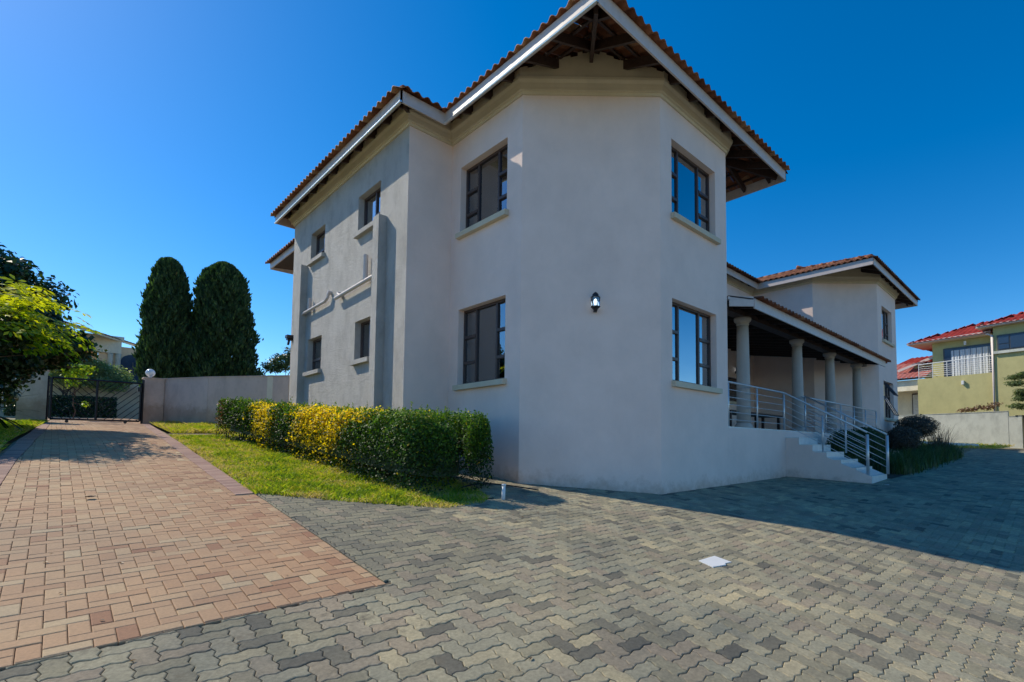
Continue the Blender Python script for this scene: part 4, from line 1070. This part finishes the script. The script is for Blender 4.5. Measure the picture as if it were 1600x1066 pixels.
# ---------------------------------------------------------------- boundary wall, pillars, gate
def wallrun(pts, zt, thick, label, m, name='boundary_wall', cap=True, group=None):
    t = thing(name, label, 'wall', (pts[0][0], pts[0][1], T(*pts[0])), group)
    for (p, q) in zip(pts[:-1], pts[1:]):
        p_, q_ = np.array(p), np.array(q); d = (q_ - p_) / np.linalg.norm(q_ - p_); nn = np.array([-d[1], d[0]]) * thick / 2
        z1 = zt if not callable(zt) else zt
        b = MB(); b.prism([tuple(p_ - nn), tuple(q_ - nn), tuple(q_ + nn), tuple(p_ + nn)], lambda x, y: T(x, y) - .2, zt); b.build('wall_panel', MT[m], t)
        if cap:
            b = MB(); nn *= 1.25; zf = zt if callable(zt) else (lambda x, y: zt)
            b.prism([tuple(p_ - nn), tuple(q_ - nn), tuple(q_ + nn), tuple(p_ + nn)], lambda x, y: zf(x, y) + .002, lambda x, y: zf(x, y) + .03); b.build('coping', MT[m], t)
    return t
bw = wallrun([(2.76, 23.02), (3.8, 21.1), (5.57, 18.6), (7.5, 17.2)], 2.29, .2, 'grey plastered boundary wall running from the gate to the house', 'wall_grey')
b = MB(); b.prism([(5.02, 19.2), (5.14, 19.03), (5.24, 19.1), (5.12, 19.27)], lambda x, y: T(x, y) - .1, 2.33); b.build('wall_pier', MT['wall_beige'], bw)
def pillar(x0, x1, y, zt, label, gx):
    t = thing('gate_pillar', label, 'pillar', ((x0 + x1) / 2, y, T(x0, y)), 'gate pillars')
    b = MB(); b.box((x0, y - .22, T(x0, y) - .2), (x1, y + .22, zt)); b.build('shaft', MT['wall_grey' if x0 > 0 else 'wall_white'], t)
    b = MB(); b.box((x0 - .03, y - .25, zt + .002), (x1 + .03, y + .25, zt + .04)); b.build('pillar_cap', MT['wall_grey'], t)
    g = thing('globe_lamp', 'white globe lamp on the ' + gx + ' gate pillar', 'lamp', (gx and (x0 + x1) / 2 or 0, y, zt + .04), 'globe lamps')
    b = MB(); b.lathe((0, 0, 0), [(.14 * math.sin(a), .14 - .14 * math.cos(a)) for a in np.linspace(0.25, 3.1, 12)], 18)
    gx0 = x0 + .17 if x0 > 0 else x1 - .12
    b.v = [(v[0] + gx0, v[1] + y, v[2] + zt + .08) for v in b.v]; b.build('globe', MT['globe'], g, True)
    b = MB(); b.tube([(gx0, y, zt + .035), (gx0, y, zt + .1)], .05, 10); b.build('collar', MT['white'], g, True)
pillar(2.2, 2.75, 23, 2.27, 'grey plastered gate pillar at the end of the boundary wall', 'grey')
pillar(-0.75, -0.12, 23, 2.27, 'pale gate pillar half hidden by the tree', 'pale')
gt = thing('gate', 'black steel sliding gate with diagonal bars closing the brick driveway', 'gate', (1, 22.7, T(1, 22.7)))
gy, gz0, gz1 = 22.72, 0.66, 2.07
def gbar(name, p, q, r=.022, n_=4):
    b = MB(); b.tube([(p[0], gy, p[1]), (q[0], gy, q[1])], r, n_); b.build(name, MT['black'], gt)
gz0 = T(1, gy) + .10
for x in (-.03, 1.02, 2.12): gbar('gate_stile', (x, gz0), (x, gz1), .032)
gbar('gate_rail', (-.03, gz0), (2.12, gz0), .03); gbar('gate_rail', (-.03, gz1), (2.12, gz1), .028)
gm = 1.02
for i in range(-6, 9):
    o_ = i * .20
    # left half runs down to the right, right half mirrored: V pattern
    for sgn in (-1, 1):
        pts = []
        for s in np.linspace(0, 1.6, 81):
            xx = s; z = gz1 - o_ - (1.05 - xx) * 0 - xx * 1.0
            if 0.0 <= xx <= 1.03 and gz0 <= z <= gz1: pts.append((xx, z))
        if len(pts) > 4:
            p, q = pts[0], pts[-1]
            f = (lambda x: -.03 + x) if sgn < 0 else (lambda x: 2.10 - x)
            gbar('gate_bar', (f(p[0]), p[1]), (f(q[0]), q[1]), .010)
for x in (.35, 1.75):
    b = MB(); b.tube([(x, gy - .02, T(x, gy) + .045), (x, gy + .02, T(x, gy) + .045)], .045, 10); b.build('gate_wheel', MT['black'], gt)
    gbar('wheel_bracket', (x, gz0), (x, gz0 - .07), .02)
b = MB()
for x in (-.17, -.10): b.tube([(x, gy + .1, T(x, gy)), (x, gy + .1, 2.12)], .028, 4)
for z in np.linspace(.95, 2.05, 6): b.tube([(-.2, gy + .1, z), (-.05, gy + .1, z)], .014, 4)
b.build('guide_frame', MT['black'], gt)
b = MB(); b.tube([(2.17, gy, T(2.1, gy)), (2.17, gy, 2.2)], .03, 4); b.build('lock_post', MT['black'], gt)
b = MB(); b.box((2.02, gy - .12, 1.78), (2.12, gy - .03, 1.93)); b.build('lock_box', MT['black'], gt)

# across the street from the gate
wallrun([(-3, 39), (1.8, 39), (7, 39)], 3.5, .2, 'sunlit beige garden wall beyond the gate', 'wall_beige', 'garden_wall')
t = thing('clipped_hedge', 'low dark clipped hedge before the beige garden wall beyond the gate', 'hedge', (.8, 37, T(.8, 37)))
C = RNG.uniform([-1.6, 36.4, 0], [2.45, 37.3, 1.1], (9000, 3)); C[:, 2] += [T(a, b) for a, b in C[:, :2]]
V, F, t_ = leaves(C, RNG.normal(size=(9000, 3)), .10, .06, RNG.random(9000)); bulk('foliage', V, F, t_, MT['leaf_dark'], t, kind='stuff')
ob = [((x, 38.0 + random.uniform(-.3, .3), z), (.6, .5, .5)) for x, z in ((-.2, 3.6), (.3, 4.1), (.8, 4.2), (1.3, 4.25), (1.8, 4.1), (2.3, 3.9), (2.7, 3.6), (.6, 3.5), (1.2, 3.5), (1.9, 3.45), (2.4, 3.3))]
tree('pale green oleander bush rising over the beige garden wall', (1.2, 38, T(1.2, 38)), ob, 'oleander', (.17, .045), 12000, .06, 'bush', 'bush')
tree('thin sapling with yellow green leaves just behind the gate', (.62, 26, T(.62, 26)), [((.55, 26, 2.5), (.35, .3, .25)), ((.75, 26, 2.75), (.4, .3, .18)), ((.5, 26, 2.2), (.2, .2, .15)), ((.85, 26, 1.45), (.13, .12, .12)), ((.35, 26.1, 2.7), (.2, .2, .15))], 'leaf_bright', (.12, .06), 700, .025, 'tree', 'sapling', limbs=5)
# neighbour's house beyond the gate
nh = thing('neighbour_house', 'cream house with paired columns and arched windows beyond the gate', 'house', (2, 43, T(2, 43)))
b = MB(); b.box((-4, 44.0, 0), (1.9, 44.3, 6.6)); b.box((1.9, 43.2, 0), (9, 43.5, 6.2)); b.box((-4, 43.3, 5.75), (2.95, 43.6, 6.75)); b.build('wall', MT['peach'], nh)
b = MB(); b.box((-4, 42.85, 6.55), (3.05, 43.3, 6.78)); b.box((-4, 43.0, 5.72), (2.95, 43.301, 6.55)); b.build('porch_beam', MT['wall_beige'], nh)
for cx in (2.45, 2.82):
    b = MB(); b.lathe((cx, 43.15, 1.5), [(.16, 0), (.14, 2), (.13, 4.1), (.17, 4.2)], 14); b.build('column', MT['wall_white'], nh, True)
def arch(cx, y, w, z0, zt):
    b = MB(); pts = [(cx - w / 2, z0), (cx + w / 2, z0)] + [(cx + w / 2 * math.cos(a), zt - w * .38 + w * .38 * math.sin(a)) for a in np.linspace(0, math.pi, 12)]
    n_ = len(pts); b.add([(x, y, z) for x, z in pts] + [(x, y + .04, z) for x, z in pts], [tuple(range(n_)), tuple(range(n_, 2 * n_))[::-1]] + [(i, (i + 1) % n_, (i + 1) % n_ + n_, i + n_) for i in range(n_)])
    g = b.build('arched_window', MT['frame_blue'], nh)
    f = MB()
    for z in (z0 + (zt - z0) * .35, z0 + (zt - z0) * .68): f.box((cx - w / 2, y - .03, z - .03), (cx + w / 2, y - .002, z + .03))
    f.box((cx - .03, y - .034, z0), (cx + .03, y - .001, zt - .5)); f.build('glazing_bar', MT['frame_grey'], g)
MT['frame_blue'] = simple('dusky_glass', (0.03, 0.05, 0.09), 0.12, 0.0, 0.1)
arch(3.55, 43.15, 1.2, 3.0, 5.75); arch(.6, 43.95, 1.6, 3.0, 5.6)
b = MB(); E0, E1 = np.array([-1.6, 36.0]), np.array([6.2, 48.3]); off = np.array([-.87, .5]) * 2.2
rf = MB(); Lr = np.linalg.norm(E1 - E0); tile_plane(rf, E0, (E1 - E0) / Lr, Lr, np.array([-.845, .535]), 2.4, lambda u, v: True, z0=6.6, pt=.33, tw=.3, tl=.4); rf.build('roof_tile_field', MT['tile'], nh, True, kind='stuff')
b.beam((*E0, 6.56), (*E1, 6.56), .1, .12); b.build('gutter', MT['wall_beige'], nh)
b = MB(); q = [tuple(E0), tuple(E1), tuple(E1 + np.array([-.845, .535]) * 2.4), tuple(E0 + np.array([-.845, .535]) * 2.4)]; b.add([(*q[0], 6.58), (*q[1], 6.58), (*q[2], 7.37), (*q[3], 7.37)], [(0, 1, 2, 3)]); b.build('roof_deck', MT['timber'], nh)

# ---------------------------------------------------------------- planting beside the stairs
BED = [(13.80, 2.98), (15.2, 2.92), (23.4, 2.88), (24.5, 3.6), (24.5, 4.89), (13.80, 4.89)]
poly_sheet('flower_bed', BED, 0.006, MT['soil'], 1.0)
def ball(label, c, r, n, m='shrub', leaf=(.05, .03), stem=True):
    z0 = T(c[0], c[1]); t = thing('topiary_bush', label, 'bush', (c[0], c[1], z0), 'bushes in the bed beside the steps')
    b = MB(); 
    for k in range(4): trunk(b, (c[0] + random.gauss(0, .06), c[1] + random.gauss(0, .06), z0 - .05), (c[0] + random.gauss(0, r[0] * .3), c[1] + random.gauss(0, r[1] * .3), c[2]), .025, .01, 4, .02)
    b.build('stems', MT['bark'], t, True)
    V, F, t_ = cat3([clump(c, r, n, *leaf, .5, .3, 0, 1, .06), clump(c, np.array(r) * .7, n // 3, *leaf, .1, .3, 0, .4)]); bulk('foliage', V, F, t_, MT[m], t, kind='stuff')
ball('dense dark green bush right behind the stair handrail', (14.75, 4.2, -.02), (.62, .50, .52), 9000)
ball('mid green rounded bush below the end of the porch railing', (17.2, 4.3, .18), (.95, .5, .48), 9000)
ball('round purplish clipped bush nearest the strappy plants', (18.9, 3.75, .30), (.62, .5, .42), 8000, 'purple_shrub')
ball('round purplish clipped bush standing highest by the far bay corner', (22.3, 4.0, .82), (.85, .7, .42), 8000, 'purple_shrub')
ball('low leafy bush filling the bed below the porch', (19.6, 4.5, .12), (.7, .3, .45), 5000)
def straps(label, pts, n, h, m='shrub', grp=None):
    t = thing('grass_clump', label, 'plant', (pts[0][0], pts[0][1], T(*pts[0])), grp)
    Vs = []; 
    for i in range(n):
        cx, cy = random.choice(pts); x = cx + random.gauss(0, .22); y_ = cy + random.gauss(0, .16); z = T(x, y_); hh = h * random.uniform(.5, 1.15); a = random.uniform(0, 6.28); l = hh * random.uniform(.15, .6); w = .012; d = Vector((math.cos(a), math.sin(a), 0)); sd = Vector((-d.y, d.x, 0)) * w; p = Vector((x, y_, z)); pr = p
        for k in range(3):
            s = (k + 1) / 3; q = p + d * l * s * s + Vector((0, 0, hh * (s - .18 * s * s))); s0 = sd * (1 - k / 3.3); s1 = sd * (1 - (k + 1) / 3.3); Vs += [pr - s0, pr + s0, q + s1, q - s1]; pr = q
    Vs = np.array([tuple(v) for v in Vs]); bulk('blades', Vs, np.arange(len(Vs)).reshape(-1, 4), np.repeat(RNG.random(n), 3), MT[m], t, kind='stuff')
row = [(x, y) for x in np.arange(15.2, 23.6, .38) for y in (3.15, 3.5)]
straps('long bank of dark strappy leaves edging the bed along the paving', row, 6500, .62)
straps('taller wispy grass tuft at the far end of the bed', [(22.6, 3.3), (23.2, 3.5), (21.8, 3.4)], 260, 1.35, 'purple_shrub')

# ---------------------------------------------------------------- neighbour on the right
NP, ND = np.array([39.0, 4.29]), np.array([-.170, -.985]); NIN = np.array([.985, -.170])
K = 1.3
def U(u, o=0): p = NP + ND * u * K + NIN * o; return (p[0], p[1])
def ubox(b, u0, u1, z0, z1, o0, o1, tone=.5):
    b.prism([U(u0, o0), U(u1, o0), U(u1, o1), U(u0, o1)][::1], z0 * K, z1 * K, tone)
g2 = thing('olive_house', 'olive green two storey house with red tiled roof and a balcony on the right', 'house', (*U(0), T(*U(0))))
b = MB(); ubox(b, -2.05, 1.06, -.1, 3.48, 0, 3); b.build('balcony_wall', MT['olive'], g2)
b = MB(); ubox(b, -1.6, .98, 3.3, 5.35, .9, 6); b.build('wall', MT['olive'], g2)
b = MB(); ubox(b, 1.06, 6, -.1, 5.6, -.15, 6.5); b.build('wall', MT['olive'], g2)
b = MB(); ubox(b, -1.12, .85, 3.44, 4.95, .82, .895); fo = b.build('sliding_door', MT['frame_grey'], g2)
for a, e in ((-1.05, -.16), (-.10, .80)):
    b = MB(); ubox(b, a, e, 3.5, 4.88, .80, .815); b.build('pane', MT['dark_glass'] if 'dark_glass' in MT else MT['frame_blue'], fo)
MT['lace'] = simple('lace_curtain', (.55, .58, .62), .8)
b = MB(); vs = []; N_ = 60
for i in range(N_ + 1):
    u = -.78 + 1.5 * i / N_; o = .77 + .012 * math.sin(i * 1.3)
    vs += [(*U(u, o), 3.5 * K), (*U(u, o), 4.80 * K)]
b.add(vs, [(2 * i, 2 * i + 2, 2 * i + 3, 2 * i + 1) for i in range(N_) if i % 9 != 4]); b.build('curtain', MT['lace'], fo)
b = MB()
b.tube([(*U(-2.0, .05), 4.2 * K), (*U(1.0, .05), 4.26 * K)], .03, 6)
for k in range(6): b.tube([(*U(-2.0, .05), (3.58 + .1 * k) * K), (*U(1.0, .05), (3.58 + .1 * k) * K)], .014, 4)
b.tube([(*U(-2.0, .05), 4.2 * K), (*U(-2.0, .9), 4.2 * K)], .025, 5)
for u in np.linspace(-2, 1, 6): b.tube([(*U(u, .05), 3.46 * K), (*U(u, .05), 4.22 * K)], .022, 5)
b.build('balcony_railing', MT['white'], g2)
b = MB(); ubox(b, 1.2, 2.6, 4.42, 5.12, -.22, -.16); wo_ = b.build('window', MT['frame_grey'], g2)
for a, e, c, d_ in ((1.26, 1.62, 4.72, 5.06), (1.26, 1.62, 4.48, 4.68), (1.68, 2.5, 4.48, 5.06)):
    b = MB(); ubox(b, a, e, c, d_, -.24, -.225); b.build('pane', MT['frame_blue'], wo_)
b = MB(); ubox(b, 1.06, 2.7, 4.28, 4.40, -.30, -.155); b.build('sill', MT['wall_white'], g2)
b = MB(); b.tube([(*U(.72, .3), 5.42 * K), (*U(.72, .25), 5.32 * K), (*U(1.02, -.2), 5.15 * K), (*U(1.02, -.2), .1)], .07, 8); b.build('downpipe', MT['fascia'], g2, True)
for u, z, o in ((.1 - .3, 3.12, 0), (-.25, 5.1, .9)):
    b = MB(); b.prism([U(u, o - .16), U(u + .09, o - .16), U(u + .09, o - .002), U(u, o - .002)], (z - .09) * K, (z + .09) * K); b.build('wall_light', MT['white'], g2)
b = MB(); b.beam((*U(-2.5, .25), 5.34 * K), (*U(.9, .25), 5.38 * K), .12, .14); b.beam((*U(.55, -.55), 5.58 * K), (*U(4.5, -.55), 5.60 * K), .12, .14); b.beam((*U(.55, -.55), 5.58 * K), (*U(.55, 1.2), 5.58 * K), .12, .14); b.beam((*U(-2.5, .25), 5.34 * K), (*U(-2.5, 3), 5.34 * K), .12, .14); b.build('gutter', MT['fascia'], g2)
b = MB(); b.prism([U(-2.5, .25), U(.9, .25), U(.9, 3), U(-2.5, 3)], 5.30 * K, 5.33 * K); b.prism([U(.55, -.55), U(4.5, -.55), U(4.5, 4), U(.55, 4)], 5.53 * K, 5.56 * K); b.build('soffit', MT['wall_grey'], g2)
rf = MB()
tile_plane(rf, U(-2.5, .22), ND, 3.6 * K, NIN, 3.2, lambda u, v: v < u + .1, z0=5.36 * K, pt=.40, tw=.3, tl=.4)
tile_plane(rf, U(-2.5, .22), NIN, 6.4, ND, 3.2, lambda u, v: v < u + .1, z0=5.36 * K, pt=.40, tw=.3, tl=.4)
tile_plane(rf, U(.55, -.58), ND, 5.2, NIN, 2.3, lambda u, v: v < u * 1.1 + .1, z0=5.6 * K, pt=.40, tw=.3, tl=.4)
tile_plane(rf, U(.55, -.58), NIN, 5.2, ND, 3, lambda u, v: v < u + .1, z0=5.6 * K, pt=.40, tw=.3, tl=.4)
rf.build('roof_tile_field', MT['tile_red'], g2, True, kind='stuff')
# lower house between the bay and the olive house
g3 = thing('low_house', 'low cream house with pinkish red roof between the far bay and the olive house', 'house', (44, 9, T(44, 9)))
b = MB(); ubox(b, -5.5, -2.0, -.1, 3.3, 2.5, 2.8); ubox(b, -5.5, -2.0, 3.0, 3.55, .9, 1.2); b.build('wall', MT['wall_beige'], g3)
b = MB(); ubox(b, -3.0, -2.15, .9, 2.95, 2.40, 2.499); f_ = b.build('door', MT['frame'], g3)
for a, e in ((-2.95, -2.62), (-2.56, -2.2)):
    b = MB(); ubox(b, a, e, 1.0, 2.88, 2.37, 2.395); b.build('pane', MT['lace'], f_)
b = MB(); ubox(b, -3.55, -3.3, -.1, 3.05, .95, 1.15); b.build('porch_post', MT['wall_beige'], g3)
b = MB(); b.beam((*U(-5.5, .75), 3.62 * K), (*U(-2.05, .75), 3.62 * K), .1, .12); b.build('gutter', MT['frame'], g3)
rf = MB(); tile_plane(rf, U(-5.8, .7), ND, 4.9, NIN, 3.4, lambda u, v: True, z0=3.66 * K, pt=.42, tw=.3, tl=.4); rf.build('roof_tile_field', MT['tile_pink'] if 'tile_pink' in MT else MT['tile_red'], g3, True, kind='stuff')
b = MB(); ubox(b, -2.9, -1.6, 3.9, 4.45, 2.6, 5); b.build('dormer_wall', MT['olive'], g3)
b = MB(); p = U(-3.4, 1.6); q = U(-1.55, 1.6); b.beam((*p, 4.15 * K), (*q, 4.75 * K), .1, .16); b.build('verge_board', MT['fascia'], g3)
rf = MB(); tile_plane(rf, U(-3.4, 1.6), ND, 2.6, NIN, 2.0, lambda u, v: True, z0=4.5 * K, pt=.3, tw=.3, tl=.4); rf.build('dormer_tile_field', MT['tile_red'], g3, True, kind='stuff')
# white boundary wall in front of them
WP = lambda u: (36.4 + ND[0] * u * K, 3.9 + ND[1] * u * K)
wallrun([WP(-6), WP(-1.6), WP(.0), WP(1.28)], 1.56 * K, .18, 'long pale plastered boundary wall before the olive house', 'wall_white', 'street_wall')
wallrun([WP(1.285), WP(1.72)], 1.34 * K, .16, 'short lower end piece of the pale boundary wall beside the black post', 'wall_white', 'street_wall')
t = thing('gate_post', 'black steel post with flat cap at the right end of the pale wall', 'post', (*WP(1.78), 0))
b = MB(); p = WP(1.78); b.box((p[0] - .05, p[1] - .05, T(*p) - .1), (p[0] + .05, p[1] + .05, 1.34 * K)); b.box((p[0] - .06, p[1] - .1, 1.34 * K), (p[0] + .06, p[1] + .35, 1.34 * K + .06)); b.build('shaft', MT['black'], t)
b = MB(); b.beam((32.0, 6.5, T(32, 6.5) + .08), (33.2, 3.3, T(33.2, 3.3) + .08), .12, .16); tag(b.build('kerb', MT['white'], None), 'white kerb line at the foot of the pale boundary wall', 'kerb')
VP_ = [((WP(u)[0] + .3, WP(u)[1], z), (.35, .35, .16)) for u, z in ((-.3, 2.2), (.0, 2.25), (.3, 2.35), (.6, 2.3), (.85, 2.45))]
tree('scraggly brown leaved vine sprawling over the pale boundary wall', (WP(.3)[0] + .3, WP(.3)[1], T(*WP(.3))), VP_, 'dry_vine', (.11, .07), 520, .02, 'vine', 'vine')
cb_ = [((33.0 + random.uniform(-.4, .4), 1.0 + random.uniform(-1.0, .75), 2.75 + random.uniform(-.75, .85)), (.55, .4, .13)) for i in range(24)]
tree('feathery green tree branches reaching in at the right edge', (33, -1.8, T(33, -1.8)), cb_, 'conifer', (.16, .035), 9000, .1)
blades('grass', [(30.5, 6.2), (31.6, 2.4), (35.6, 2.0), (35.2, 6.5)], 220, .12, .3, 1.1, label='dry yellowish verge grass below the pale wall')
